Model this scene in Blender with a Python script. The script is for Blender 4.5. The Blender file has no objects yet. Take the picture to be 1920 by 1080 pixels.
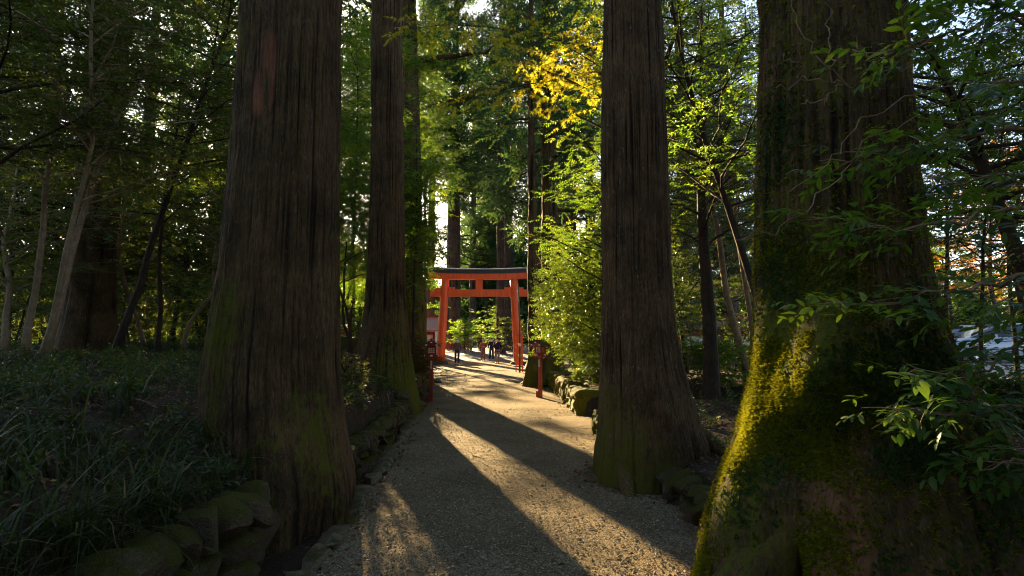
import bpy, bmesh, math, random
import numpy as np
from mathutils import Vector, Matrix

sc = bpy.context.scene
COL = sc.collection
R = math.radians
rad = math.radians

# ------------------------------------------------------------------ camera maths
F = 1067.0                      # focal length in photo pixels (20 mm lens)
PITCH = math.atan(100.0 / F)
CAMH = 1.5
CP, SP = math.cos(PITCH), math.sin(PITCH)
SUN_AZ, SUN_EL = R(-18.2), R(15.3)
SUN = np.array([math.sin(SUN_AZ) * math.cos(SUN_EL), math.cos(SUN_AZ) * math.cos(SUN_EL), math.sin(SUN_EL)])

def ray(px, py):
    u, v = (px - 960.0) / F, (540.0 - py) / F
    return np.array([u, CP - v * SP, SP + v * CP])

def at(px, py, Y):
    """the point at distance Y in front of the viewpoint that lies on this line of sight"""
    d = ray(px, py)
    return np.array([0, 0, CAMH]) + d * (Y / d[1])

# ------------------------------------------------------------------ noise
def _hash(ix, iy, iz, seed):
    h = (ix * 374761393 + iy * 668265263 + iz * 2147483647 + seed * 974634777) & 0xffffffff
    h = ((h ^ (h >> 13)) * 1274126177) & 0xffffffff
    h = h ^ (h >> 16)
    return h.astype(np.float64) / 4294967295.0 * 2 - 1

def vnoise(p, seed=0):
    p = np.asarray(p, float)
    i = np.floor(p).astype(np.int64)
    f = p - i
    f = f * f * (3 - 2 * f)
    out = 0
    for dx in (0, 1):
        wx = f[:, 0] if dx else 1 - f[:, 0]
        for dy in (0, 1):
            wy = f[:, 1] if dy else 1 - f[:, 1]
            for dz in (0, 1):
                wz = f[:, 2] if dz else 1 - f[:, 2]
                out = out + wx * wy * wz * _hash(i[:, 0] + dx, i[:, 1] + dy, i[:, 2] + dz, seed)
    return out

def fbm(p, seed=0, oct=3):
    p = np.asarray(p, float)
    s, a, o = 0, 1.0, 0
    for k in range(oct):
        o = o + a * vnoise(p * (2 ** k), seed + k * 17)
        s += a
        a *= .5
    return o / s

def smooth(a, b, x):
    t = np.clip((x - a) / (b - a), 0, 1)
    return t * t * (3 - 2 * t)

def norm(v):
    v = np.asarray(v, float)
    n = np.linalg.norm(v, axis=-1, keepdims=True)
    return v / np.maximum(n, 1e-9)

# ------------------------------------------------------------------ mesh plumbing
class Acc:
    """collects vertices and faces (quads or triangles) of one mesh"""
    def __init__(self):
        self.V, self.Fq, self.n, self.A, self.M = [], [], 0, [], []
    def add(self, V, faces, rnd=None, mat=0):
        V = np.asarray(V, float).reshape(-1, 3)
        self.V.append(V)
        for f in faces:
            f = np.asarray(f, np.int64)
            if len(f):
                self.Fq.append(f + self.n)
                self.M.append(np.full(len(f), mat, np.int32))
        self.A.append(np.full(len(V), .5) if rnd is None else (np.full(len(V), rnd) if np.isscalar(rnd) else np.asarray(rnd, float)))
        self.n += len(V)
    def box(self, c, s, rot=None, mat=0):
        sx, sy, sz = np.asarray(s, float) / 2
        V = np.array([[x, y, z] for x in (-sx, sx) for y in (-sy, sy) for z in (-sz, sz)])
        if rot is not None:
            V = V @ np.array(rot.to_3x3() if hasattr(rot, 'to_3x3') else rot).T
        Fc = [[0, 1, 3, 2], [4, 6, 7, 5], [0, 4, 5, 1], [2, 3, 7, 6], [0, 2, 6, 4], [1, 5, 7, 3]]
        self.add(V + np.asarray(c, float), [Fc], mat=mat)
    def tube(self, pts, radii, sides=8, cap=True, mat=0):
        V, Fs = tube(pts, radii, sides, cap)
        self.add(V, Fs, mat=mat)
    def lathe(self, prof, c=(0, 0, 0), n=16, mat=0, sx=1, sy=1):
        a = np.linspace(0, 2 * math.pi, n, endpoint=False)
        V = np.concatenate([np.stack([r * np.cos(a) * sx, r * np.sin(a) * sy, np.full(n, z)], 1) for r, z in prof])
        Fs = grid_faces(len(prof), n, True)
        self.add(V + np.asarray(c, float), [Fs], mat=mat)

def grid_faces(rows, cols, wrap):
    i = np.arange(rows - 1)[:, None]
    j = np.arange(cols if wrap else cols - 1)[None, :]
    k = (j + 1) % cols
    q = np.stack([i * cols + j, i * cols + k, (i + 1) * cols + k, (i + 1) * cols + j], -1)
    return q.reshape(-1, 4)

def tube(pts, radii, sides=8, cap=True):
    pts = np.asarray(pts, float)
    n = len(pts)
    radii = np.full(n, radii) if np.isscalar(radii) else np.asarray(radii, float)
    T = norm(np.gradient(pts, axis=0))
    u = np.cross(T[0], [0, 0, 1.0])
    if np.linalg.norm(u) < .1:
        u = np.cross(T[0], [1.0, 0, 0])
    u = u / np.linalg.norm(u)
    a = np.linspace(0, 2 * math.pi, sides, endpoint=False)
    ca, sa = np.cos(a)[:, None], np.sin(a)[:, None]
    V = []
    for k in range(n):
        u = u - T[k] * (u @ T[k])
        u = u / max(np.linalg.norm(u), 1e-9)
        w = np.cross(T[k], u)
        V.append(pts[k] + radii[k] * (ca * u + sa * w))
    V = np.concatenate(V)
    Fs = [grid_faces(n, sides, True)]
    if cap:
        b = len(V)
        V = np.concatenate([V, pts[:1], pts[-1:]])
        j = np.arange(sides)
        Fs.append(np.stack([np.full(sides, b), (j + 1) % sides, j], 1))
        e = (n - 1) * sides
        Fs.append(np.stack([np.full(sides, b + 1), e + j, e + (j + 1) % sides], 1))
    return V, Fs

def mk(name, acc, mats, parent=None, smooth_=True, attrs=None, kind=None):
    """one mesh object out of an Acc; world coordinates in, local to the parent out"""
    V = np.concatenate(acc.V) if acc.V else np.zeros((0, 3))
    rnd = np.concatenate(acc.A) if acc.A else np.zeros(0)
    if parent is not None:
        V = V - np.array(WORLD[parent.name])
    me = bpy.data.meshes.new(name)
    me.vertices.add(len(V))
    me.vertices.foreach_set('co', V.astype(np.float32).ravel())
    cnt = np.concatenate([np.full(len(f), f.shape[1], np.int64) for f in acc.Fq])
    idx = np.concatenate([f.ravel() for f in acc.Fq])
    st = np.concatenate([[0], np.cumsum(cnt)[:-1]])
    me.loops.add(len(idx))
    me.loops.foreach_set('vertex_index', idx.astype(np.int32))
    me.polygons.add(len(cnt))
    me.polygons.foreach_set('loop_start', st.astype(np.int32))
    me.polygons.foreach_set('use_smooth', np.full(len(cnt), smooth_, bool))
    if not isinstance(mats, (list, tuple)):
        mats = [mats]
    for m in mats:
        me.materials.append(m)
    if len(mats) > 1:
        me.polygons.foreach_set('material_index', np.concatenate(acc.M))
    at_ = me.attributes.new('rnd', 'FLOAT', 'POINT')
    at_.data.foreach_set('value', rnd.astype(np.float32))
    for k, v in (attrs or {}).items():
        a = me.attributes.new(k, 'FLOAT', 'POINT')
        a.data.foreach_set('value', np.asarray(v, np.float32))
    me.update(calc_edges=True)
    me.validate()
    o = bpy.data.objects.new(name, me)
    COL.objects.link(o)
    if parent is not None:
        o.parent = parent
    if kind:
        o['kind'] = kind
    return o

WORLD = {}
def tag(o, label, cat, group=None):
    o['label'], o['category'] = label, cat
    if group:
        o['group'] = group
    return o

def thing(name, label, cat, loc, group=None):
    o = bpy.data.objects.new(name, None)
    o.empty_display_size = .2
    COL.objects.link(o)
    o.location = [float(v) for v in loc]
    WORLD[o.name] = tuple(float(v) for v in loc)
    return tag(o, label, cat, group)

# ------------------------------------------------------------------ materials
def newmat(name):
    m = bpy.data.materials.new(name)
    m.use_nodes = True
    nt = m.node_tree
    for n in list(nt.nodes):
        nt.nodes.remove(n)
    out = nt.nodes.new('ShaderNodeOutputMaterial')
    return m, nt, out

def N(nt, typ, **kw):
    n = nt.nodes.new(typ)
    for k, v in kw.items():
        setattr(n, k, v)
    return n

def L(nt, a, b):
    nt.links.new(a, b)

def ramp(nt, fac, stops):
    r = N(nt, 'ShaderNodeValToRGB')
    e = r.color_ramp.elements
    while len(e) < len(stops):
        e.new(.5)
    for k, (p, c) in enumerate(stops):
        e[k].position = p
        e[k].color = (*c, 1)
    L(nt, fac, r.inputs[0])
    return r.outputs[0]

def coords(nt, scale=(1, 1, 1)):
    tc = N(nt, 'ShaderNodeTexCoord')
    mp = N(nt, 'ShaderNodeMapping')
    mp.inputs['Scale'].default_value = scale
    L(nt, tc.outputs['Object'], mp.inputs[0])
    return mp.outputs[0]

def noise(nt, vec, scale, detail=4, rough=.6):
    n = N(nt, 'ShaderNodeTexNoise')
    n.inputs['Scale'].default_value = scale
    n.inputs['Detail'].default_value = detail
    n.inputs['Roughness'].default_value = rough
    if vec is not None:
        L(nt, vec, n.inputs['Vector'])
    return n.outputs['Fac']

def math_(nt, op, a, b=None, clamp=False):
    n = N(nt, 'ShaderNodeMath', operation=op, use_clamp=clamp)
    for k, v in ((0, a), (1, b)):
        if v is None:
            continue
        if isinstance(v, (int, float)):
            n.inputs[k].default_value = v
        else:
            L(nt, v, n.inputs[k])
    return n.outputs[0]

def mixc(nt, fac, a, b):
    n = N(nt, 'ShaderNodeMix', data_type='RGBA')
    for k, v in ((0, fac), (6, a), (7, b)):
        if isinstance(v, (int, float)):
            n.inputs[k].default_value = v
        elif isinstance(v, tuple):
            n.inputs[k].default_value = (*v, 1)
        else:
            L(nt, v, n.inputs[k])
    return n.outputs[2]

def bump(nt, h, strength=.5, dist=.02, nrm=None):
    b = N(nt, 'ShaderNodeBump')
    b.inputs['Strength'].default_value = strength
    b.inputs['Distance'].default_value = dist
    L(nt, h, b.inputs['Height'])
    if nrm is not None:
        L(nt, nrm, b.inputs['Normal'])
    return b.outputs[0]

def bsdf(nt, out, col, rough=.7, nrm=None, spec=.3, metal=0):
    p = N(nt, 'ShaderNodeBsdfPrincipled')
    if isinstance(col, tuple):
        p.inputs['Base Color'].default_value = (*col, 1)
    else:
        L(nt, col, p.inputs['Base Color'])
    if isinstance(rough, (int, float)):
        p.inputs['Roughness'].default_value = rough
    else:
        L(nt, rough, p.inputs['Roughness'])
    p.inputs['Specular IOR Level'].default_value = spec
    p.inputs['Metallic'].default_value = metal
    if nrm is not None:
        L(nt, nrm, p.inputs['Normal'])
    if out is not None:
        L(nt, p.outputs[0], out.inputs[0])
    return p

def attr(nt, name):
    return N(nt, 'ShaderNodeAttribute', attribute_name=name).outputs['Fac']

def leaf_mat(name, stops, trans, amount=.45, rough=.42, spec=.4):
    """leaf blades: a reflecting face plus light that comes through the blade"""
    m, nt, out = newmat(name)
    r = attr(nt, 'rnd')
    col = ramp(nt, r, stops)
    p = bsdf(nt, None, col, rough, spec=spec)
    t = N(nt, 'ShaderNodeBsdfTranslucent')
    L(nt, ramp(nt, r, trans), t.inputs[0])
    mx = N(nt, 'ShaderNodeMixShader')
    mx.inputs[0].default_value = amount
    L(nt, p.outputs[0], mx.inputs[1])
    L(nt, t.outputs[0], mx.inputs[2])
    L(nt, mx.outputs[0], out.inputs[0])
    return m

def plain(name, col, rough=.6, var=.12, scale=8, bumpk=.15, spec=.3, stretch=(1, 1, 1), metal=0):
    m, nt, out = newmat(name)
    n = noise(nt, coords(nt, stretch), scale, 5)
    c = tuple(col)
    dk = tuple(v * (1 - var * 2.2) for v in c)
    lt = tuple(min(1, v * (1 + var)) for v in c)
    bsdf(nt, out, ramp(nt, n, [(.3, dk), (.7, lt)]), rough, bump(nt, n, bumpk, .02), spec, metal)
    return m

M = {}
def bark_mat(name, dark, light, moss, kz=.10, scale=26, depth=.012, lichen=.0, mossk=1.0):
    m, nt, out = newmat(name)
    v = coords(nt, (1, 1, kz))
    n1 = noise(nt, v, scale, 6, .7)
    n2 = noise(nt, coords(nt, (1, 1, kz * 2.2)), scale * 2.6, 4, .65)
    n3 = noise(nt, coords(nt), 2.2, 4, .6)
    furrow_shade = attr(nt, 'rnd')                                # 1 on the ridges of the bark, 0 down in the furrows
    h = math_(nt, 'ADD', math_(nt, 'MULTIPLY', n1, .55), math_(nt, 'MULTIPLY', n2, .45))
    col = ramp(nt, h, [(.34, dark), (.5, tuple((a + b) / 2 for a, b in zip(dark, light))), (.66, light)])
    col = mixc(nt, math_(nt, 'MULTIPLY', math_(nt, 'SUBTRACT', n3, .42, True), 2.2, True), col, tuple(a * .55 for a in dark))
    col = mixc(nt, ramp(nt, furrow_shade, [(.22, (.85, .85, .85)), (.62, (0, 0, 0))]), col, tuple(a * .35 for a in dark))  # furrows darkened in the colour, standing in for their weak shade
    if lichen:
        n5 = noise(nt, coords(nt, (1, 1, .35)), 36, 3, .7)
        col = mixc(nt, math_(nt, 'MULTIPLY', ramp(nt, n5, [(.62, (0, 0, 0)), (.70, (1, 1, 1))]), lichen), col, (.30, .30, .25))
    mo = attr(nt, 'moss')
    col = mixc(nt, math_(nt, 'MULTIPLY', mo, -2.0, True), col, ramp(nt, h, [(.3, (.10, .035, .018)), (.7, (.34, .13, .06))]))
    n4 = noise(nt, coords(nt, (1, 1, .5)), 16, 5, .7)
    n6 = noise(nt, coords(nt), 110, 3, .7)
    mf = math_(nt, 'MULTIPLY', math_(nt, 'SUBTRACT', math_(nt, 'ADD', mo, math_(nt, 'MULTIPLY', n4, .9)), .95), 3.2 * mossk, True)
    mc = ramp(nt, n6, [(.3, tuple(c * .45 for c in moss)), (.72, moss)])
    col = mixc(nt, mf, col, mc)
    hh = math_(nt, 'ADD', h, math_(nt, 'MULTIPLY', math_(nt, 'MULTIPLY', n6, mf), 1.0))
    bsdf(nt, out, col, .85, bump(nt, hh, .9, depth), .15)
    return m

M['cedar_bark'] = bark_mat('cedar_bark', (.016, .009, .004), (.21, .118, .048), (.14, .13, .012), scale=44, kz=.07, lichen=.4)
M['mossy_bark'] = bark_mat('mossy_bark', (.016, .009, .004), (.20, .114, .044), (.15, .15, .012), scale=44, kz=.07, mossk=1.3, lichen=.2)
M['far_bark'] = bark_mat('far_bark', (.026, .017, .011), (.13, .088, .060), (.10, .10, .015), scale=18, lichen=.3)
M['grey_bark'] = bark_mat('grey_bark', (.20, .125, .066), (.55, .37, .21), (.10, .11, .03), kz=.8, scale=14, depth=.006, lichen=.5)
M['brown_bark'] = bark_mat('brown_bark', (.035, .022, .014), (.12, .078, .048), (.10, .11, .02), kz=.5, scale=18, depth=.008, lichen=.2)

M['camellia'] = leaf_mat('dark_glossy_leaf', [(0, (.024, .042, .008)), (.6, (.046, .072, .012)), (1, (.09, .11, .02))],
                         [(0, (.08, .13, .010)), (1, (.24, .27, .02))], .38, .34, .5)
M['fresh'] = leaf_mat('fresh_green_leaf', [(0, (.045, .08, .012)), (.6, (.09, .13, .018)), (1, (.16, .18, .02))],
                      [(0, (.10, .24, .014)), (.6, (.22, .36, .02)), (1, (.42, .42, .03))], .5, .38, .45)
M['understory'] = leaf_mat('understory_leaf', [(0, (.018, .034, .010)), (.6, (.036, .060, .014)), (1, (.075, .085, .02))], [(0, (.05, .09, .010)), (.6, (.11, .15, .014)), (1, (.26, .24, .03))], .38, .36, .45)
M['hedge'] = leaf_mat('hedge_leaf', [(0, (.028, .05, .010)), (.6, (.065, .095, .016)), (1, (.15, .16, .025))],
                      [(0, (.10, .20, .015)), (.7, (.24, .33, .02)), (1, (.40, .39, .03))], .28, .32, .6)
M['maple'] = leaf_mat('yellow_maple_leaf', [(0, (.12, .125, .008)), (.55, (.26, .215, .012)), (1, (.40, .30, .02))],
                      [(0, (.28, .32, .012)), (.55, (.58, .50, .02)), (1, (.72, .56, .03))], .5, .5, .3)
M['autumn'] = leaf_mat('orange_leaf', [(0, (.16, .10, .015)), (.5, (.32, .14, .02)), (1, (.40, .09, .02))],
                       [(0, (.4, .3, .02)), (.5, (.65, .28, .03)), (1, (.7, .16, .03))], .5, .5, .3)
M['brownish'] = leaf_mat('brown_green_leaf', [(0, (.04, .034, .012)), (.5, (.08, .055, .018)), (1, (.14, .085, .025))],
                         [(0, (.12, .09, .02)), (1, (.30, .17, .03))], .35, .6, .2)
M['needle'] = leaf_mat('cedar_needles', [(0, (.014, .034, .012)), (.55, (.03, .06, .018)), (1, (.07, .085, .02))],
                       [(0, (.035, .10, .018)), (.7, (.10, .19, .03)), (1, (.24, .24, .04))], .36, .55, .25)
M['blade'] = leaf_mat('grass_blade', [(0, (.020, .028, .006)), (.6, (.046, .056, .010)), (.88, (.09, .095, .022)), (1, (.30, .20, .07))],
                      [(0, (.04, .08, .012)), (.9, (.10, .15, .02)), (1, (.3, .2, .05))], .3, .5, .22)
M['weed'] = leaf_mat('pale_weed_leaf', [(0, (.07, .09, .03)), (.6, (.13, .14, .05)), (1, (.24, .18, .08))],
                     [(0, (.18, .22, .03)), (1, (.40, .32, .08))], .4, .45, .4)
M['litter'] = leaf_mat('fallen_leaf', [(0, (.06, .034, .017)), (.55, (.15, .075, .032)), (.88, (.28, .13, .042)), (1, (.42, .24, .05))],
                       [(0, (.08, .05, .02)), (1, (.3, .15, .03))], .15, .7, .2)
M['moss_tuft'] = leaf_mat('moss_tuft', [(0, (.09, .11, .006)), (.6, (.18, .185, .010)), (1, (.30, .27, .014))],
                          [(0, (.16, .18, .008)), (1, (.42, .38, .02))], .42, .95, .0)
M['ivy'] = leaf_mat('ivy_leaf', [(0, (.022, .042, .010)), (1, (.05, .08, .015))], [(0, (.06, .1, .01)), (1, (.14, .2, .02))], .3, .7, .1)

def gravel_mat():
    m, nt, out = newmat('gravel_path')
    v = coords(nt)
    vo = N(nt, 'ShaderNodeTexVoronoi')
    vo.inputs['Scale'].default_value = 105
    L(nt, v, vo.inputs['Vector'])
    big = noise(nt, v, 1.1, 5, .6)
    fine = noise(nt, v, 160, 3, .7)
    grain = ramp(nt, vo.outputs['Color'], [(.1, (.072, .053, .029)), (.45, (.175, .132, .074)), (.8, (.30, .232, .138)), (1, (.45, .37, .24))])
    col = mixc(nt, math_(nt, 'MULTIPLY', math_(nt, 'SUBTRACT', big, .40, True), 2.6, True), grain, (.105, .077, .042))
    h = math_(nt, 'ADD', math_(nt, 'SUBTRACT', 1.0, vo.outputs['Distance']), math_(nt, 'MULTIPLY', fine, .5))
    b = bump(nt, h, .9, .008)
    b = bump(nt, noise(nt, v, 9, 4, .6), .5, .05, b)
    bsdf(nt, out, col, .95, b, .04)
    return m
M['gravel'] = gravel_mat()

def soil_mat():
    m, nt, out = newmat('forest_soil')
    v = coords(nt)
    n1, n2 = noise(nt, v, 3, 6, .7), noise(nt, v, 34, 5, .7)
    col = ramp(nt, n2, [(.3, (.022, .014, .008)), (.55, (.055, .034, .020)), (.75, (.11, .066, .036))])
    col = mixc(nt, math_(nt, 'MULTIPLY', math_(nt, 'SUBTRACT', n1, .5, True), 3.0, True), col, (.035, .042, .010))
    bsdf(nt, out, col, .9, bump(nt, math_(nt, 'ADD', n2, n1), .8, .04), .15)
    return m
M['soil'] = soil_mat()

def stone_mat(name, base, moss, mossk, sc_=5):
    m, nt, out = newmat(name)
    v = coords(nt)
    n1, n2, n3 = noise(nt, v, sc_, 6, .7), noise(nt, v, 42, 5, .7), noise(nt, v, 130, 3, .7)
    rr = attr(nt, 'rnd')
    col = ramp(nt, n2, [(.3, tuple(c * .4 for c in base)), (.7, base)])
    col = mixc(nt, math_(nt, 'MULTIPLY', rr, .55), col, tuple(c * .55 for c in base))
    geo = N(nt, 'ShaderNodeNewGeometry')
    sp = N(nt, 'ShaderNodeSeparateXYZ')
    L(nt, geo.outputs['Normal'], sp.inputs[0])
    up = math_(nt, 'MULTIPLY', sp.outputs[2], .45)
    mf = math_(nt, 'MULTIPLY', math_(nt, 'ADD', math_(nt, 'ADD', n1, up), mossk - 1.0), 4.0, True)
    mc = ramp(nt, n3, [(.3, tuple(c * .4 for c in moss)), (.7, moss)])
    col = mixc(nt, mf, col, mc)
    h = math_(nt, 'ADD', n2, math_(nt, 'MULTIPLY', math_(nt, 'MULTIPLY', n3, mf), .8))
    bsdf(nt, out, col, .85, bump(nt, h, 1.0, .05), .2)
    return m
M['mossy_stone'] = stone_mat('mossy_stone', (.15, .115, .075), (.26, .245, .010), 1.32)
M['dark_mossy_stone'] = stone_mat('dark_mossy_stone', (.23, .16, .09), (.14, .135, .014), .42, 9)
M['edge_stone'] = stone_mat('edge_stone', (.38, .29, .17), (.14, .13, .03), .22, 8)
M['base_stone'] = stone_mat('base_stone', (.16, .135, .10), (.09, .095, .02), .45)
M['boulder'] = stone_mat('boulder', (.13, .105, .06), (.10, .10, .015), .60)

M['vermilion'] = plain('vermilion_paint', (.97, .115, .012), .42, .10, 5, .06, .4, (1, 1, .25))
M['dull_red'] = plain('weathered_red_paint', (.26, .035, .020), .55, .18, 14, .15, .3, (1, 1, .3))
M['pale_red'] = plain('pale_red_paint', (.40, .085, .055), .55, .16, 14, .15, .3, (1, 1, .3))  # lighter variant of the dull red, used on the right lantern
M['roof_copper'] = plain('dark_copper_roof', (.045, .038, .032), .5, .25, 9, .2, .4)
M['roof_brown'] = plain('brown_shingle', (.11, .055, .040), .7, .2, 20, .3)
M['roof_grey'] = plain('pale_grey_roof', (.34, .33, .31), .6, .15, 14, .2)
M['roof_pink'] = plain('faded_red_tile', (.30, .20, .17), .7, .15, 18, .3)
M['white_paint'] = plain('white_paint', (.78, .75, .68), .55, .06, 10, .05)
M['paper'] = plain('paper_pane', (.72, .66, .52), .8, .05, 20, .02, .1)
M['black_ink'] = plain('black_ink', (.02, .018, .016), .6, .1)
M['wood_pole'] = plain('brown_pole', (.16, .085, .045), .6, .2, 16, .2, .3, (1, 1, .15))
M['green_cloth'] = plain('green_cloth', (.04, .30, .10), .8, .1)
M['asphalt'] = plain('asphalt', (.13, .12, .11), .85, .15, 40, .3, .2)
M['pale_asphalt'] = plain('pale_asphalt', (.32, .29, .26), .85, .10, 30, .2, .2)
M['tyre'] = plain('tyre_rubber', (.018, .018, .018), .8, .1)
M['rim'] = plain('alloy_rim', (.45, .45, .46), .3, .05, 10, .02, .5, metal=.8)
M['car_glass'] = plain('car_glass', (.02, .025, .03), .08, .05, 4, 0, .6)
M['lens_red'] = plain('red_lens', (.5, .02, .02), .2, .05)
M['lens_clear'] = plain('clear_lens', (.7, .7, .68), .15, .05)
for k, c in dict(skin=(.52, .30, .20), hair=(.02, .016, .013), grey_hair=(.25, .23, .21), jacket_brown=(.13, .085, .055), jeans_dark=(.03, .034, .05),
                 coat_brown=(.20, .085, .045), trouser_brown=(.14, .085, .05), black_cloth=(.018, .018, .024), grey_cloth=(.19, .17, .15),
                 kimono=(.62, .61, .66), obi=(.20, .24, .42), plum=(.10, .045, .06), navy=(.02, .026, .055), white_cloth=(.7, .68, .65), shoe=(.03, .022, .018)).items():
    M[k] = plain(k, c, .8 if k != 'skin' else .5, .08, 30, .1, .2)
for k, c in dict(car_white=(.72, .73, .75), car_silver=(.42, .44, .47), car_blue=(.22, .42, .62), car_dark=(.05, .05, .055)).items():
    M[k] = plain(k, c, .22, .03, 3, 0, .6)
# ------------------------------------------------------------------ lie of the land
_Y = np.array
PL_Y = _Y([-3, 3.6, 5.0, 7.0, 9.0, 11.4, 14.5, 20, 26, 32, 36, 40]);  PL_X = _Y([-1.0, -1.22, -1.33, -1.46, -1.62, -1.86, -2.15, -2.75, -3.25, -3.9, -4.6, -6.0])
PR_Y = _Y([-3, 3.6, 5.0, 6.0, 8.0, 9.4, 11.6, 15, 18.5, 22, 26, 32, 36, 40]); PR_X = _Y([1.2, 1.26, 1.5, 1.45, 1.40, 1.36, 1.32, 1.30, 1.22, .95, .68, .55, .7, 1.8])
WL_Y = _Y([-3, 3.6, 7.0, 11.4, 17, 25, 34]);  WL_X = _Y([-1.85, -1.80, -1.84, -2.15, -2.75, -3.6, -5.2])
def pl(y): return np.interp(y, PL_Y, PL_X)
def pr(y): return np.interp(y, PR_Y, PR_X)
def wl(y): return np.interp(y, WL_Y, WL_X)

def far_rise(y):
    return np.clip((y - 43) * .045, 0, 1.0)

def ground_z(x, y):
    x, y = np.asarray(x, float), np.asarray(y, float)
    fade = 1 - smooth(30, 36, y)
    d = wl(y) - x
    lump = .07 * vnoise(np.stack([x * .8, y * .8, 0 * x], -1).reshape(-1, 3), 5).reshape(x.shape) + .03 * vnoise(np.stack([x * 3, y * 3, 0 * x], -1).reshape(-1, 3), 6).reshape(x.shape)
    left = np.where(d > 0, smooth(0, .16, d) * (.46 + .38 * (1 - np.exp(-np.maximum(d, 0) / .9)) + .5 * (1 - np.exp(-np.maximum(d, 0) / 4.5)) + lump), 0)
    e = x - pr(y) - .10
    open_ = smooth(9.75, 10.0, y) * (1 - smooth(11.3, 11.6, y)) * (1 - smooth(2.5, 5, e))
    right = np.where(e > 0, smooth(0, .16, e) * (.27 + .15 * smooth(7, 10, y) + .28 * (1 - np.exp(-np.maximum(e, 0) / 4)) + lump * .7), 0) * (1 - open_)
    z = (left + right) * fade
    lot = smooth(8.5, 10.0, x) * (1 - smooth(45, 55, y))
    z = z * (1 - lot) + .68 * lot
    gutter = np.where((d < 0) & (x < pl(y) - .02), -.05 + .02 * lump, 0) * fade
    inside = np.where((x > pl(y) - .02) & (x < pr(y) + .15), -.035, 0) * (1 - smooth(35, 37, y))
    return z + gutter + inside + far_rise(y)

def gz(x, y):
    return float(ground_z(np.array([float(x)]), np.array([float(y)]))[0])

def add_sheet(acc, xs, ys, zf):
    X, Y = np.meshgrid(xs, ys)
    acc.add(np.stack([X, Y, zf(X, Y)], -1).reshape(-1, 3), [grid_faces(len(ys), len(xs), False)])

xs = np.concatenate([[-500, -250, -120, -70], np.arange(-45, -8, 1.0), np.arange(-8, 6, .07), np.arange(6, 50, 1.0), [70, 120, 250, 500]])
ys = np.concatenate([[-300, -80, -20, -8], np.arange(-4, 1, .5), np.arange(1, 13, .09), np.arange(13, 40, .3), np.arange(40, 130, 2.5), [160, 250, 500]])
a = Acc(); add_sheet(a, xs, ys, ground_z)
mk('ground', a, M['soil'], kind='structure')

# the gravel path, a strip with wandering edges that rises a little in the middle
a = Acc()
ty = np.concatenate([np.arange(-3, 14, .08), np.arange(14, 44, .25)])
ts = np.linspace(0, 1, 60)
T_, Yg = np.meshgrid(ts, ty)
nl_ = .05 * vnoise(np.stack([Yg * 2.2, 0 * Yg, 0 * Yg], -1).reshape(-1, 3), 11).reshape(Yg.shape)
nr_ = .05 * vnoise(np.stack([Yg * 2.2, 0 * Yg + 9, 0 * Yg], -1).reshape(-1, 3), 12).reshape(Yg.shape)
ext = smooth(9.85, 10.2, Yg) * (1 - smooth(11.2, 11.5, Yg)) * 3.0
x0, x1 = pl(Yg) + nl_, pr(Yg) + .06 + nr_ + ext + .12
Xg = x0 + (x1 - x0) * T_
Zg = .004 + .012 * fbm(np.stack([Xg * 1.6, Yg * 1.6, 0 * Xg], -1).reshape(-1, 3), 13, 4).reshape(Xg.shape) + .03 * np.sin(np.clip(T_, 0, 1) * math.pi)
a.add(np.stack([Xg, Yg, Zg], -1).reshape(-1, 3), [grid_faces(len(ty), len(ts), False)])
mk('path', a, M['gravel'], kind='structure')
def path_z(x, y):
    t = np.clip((x - pl(y)) / (pr(y) + .06 - pl(y)), 0, 1)
    return .004 + .03 * np.sin(t * math.pi)

# the paved court beyond the gate
a = Acc()
def court_z(X, Y): return .012 + far_rise(Y) + .004 * np.sin(X * 2) * np.cos(Y * 1.7)
add_sheet(a, np.linspace(-16, 9, 60), np.linspace(38.5, 75, 80), court_z)
mk('pavement', a, M['asphalt'], kind='structure')
# the parking lot in the open beyond the trees on the right
a = Acc()
add_sheet(a, np.linspace(10.2, 46, 30), np.linspace(8, 44, 30), lambda X, Y: .70 + 0 * X)
mk('parking_lot_pavement', a, M['pale_asphalt'], kind='structure')

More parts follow.
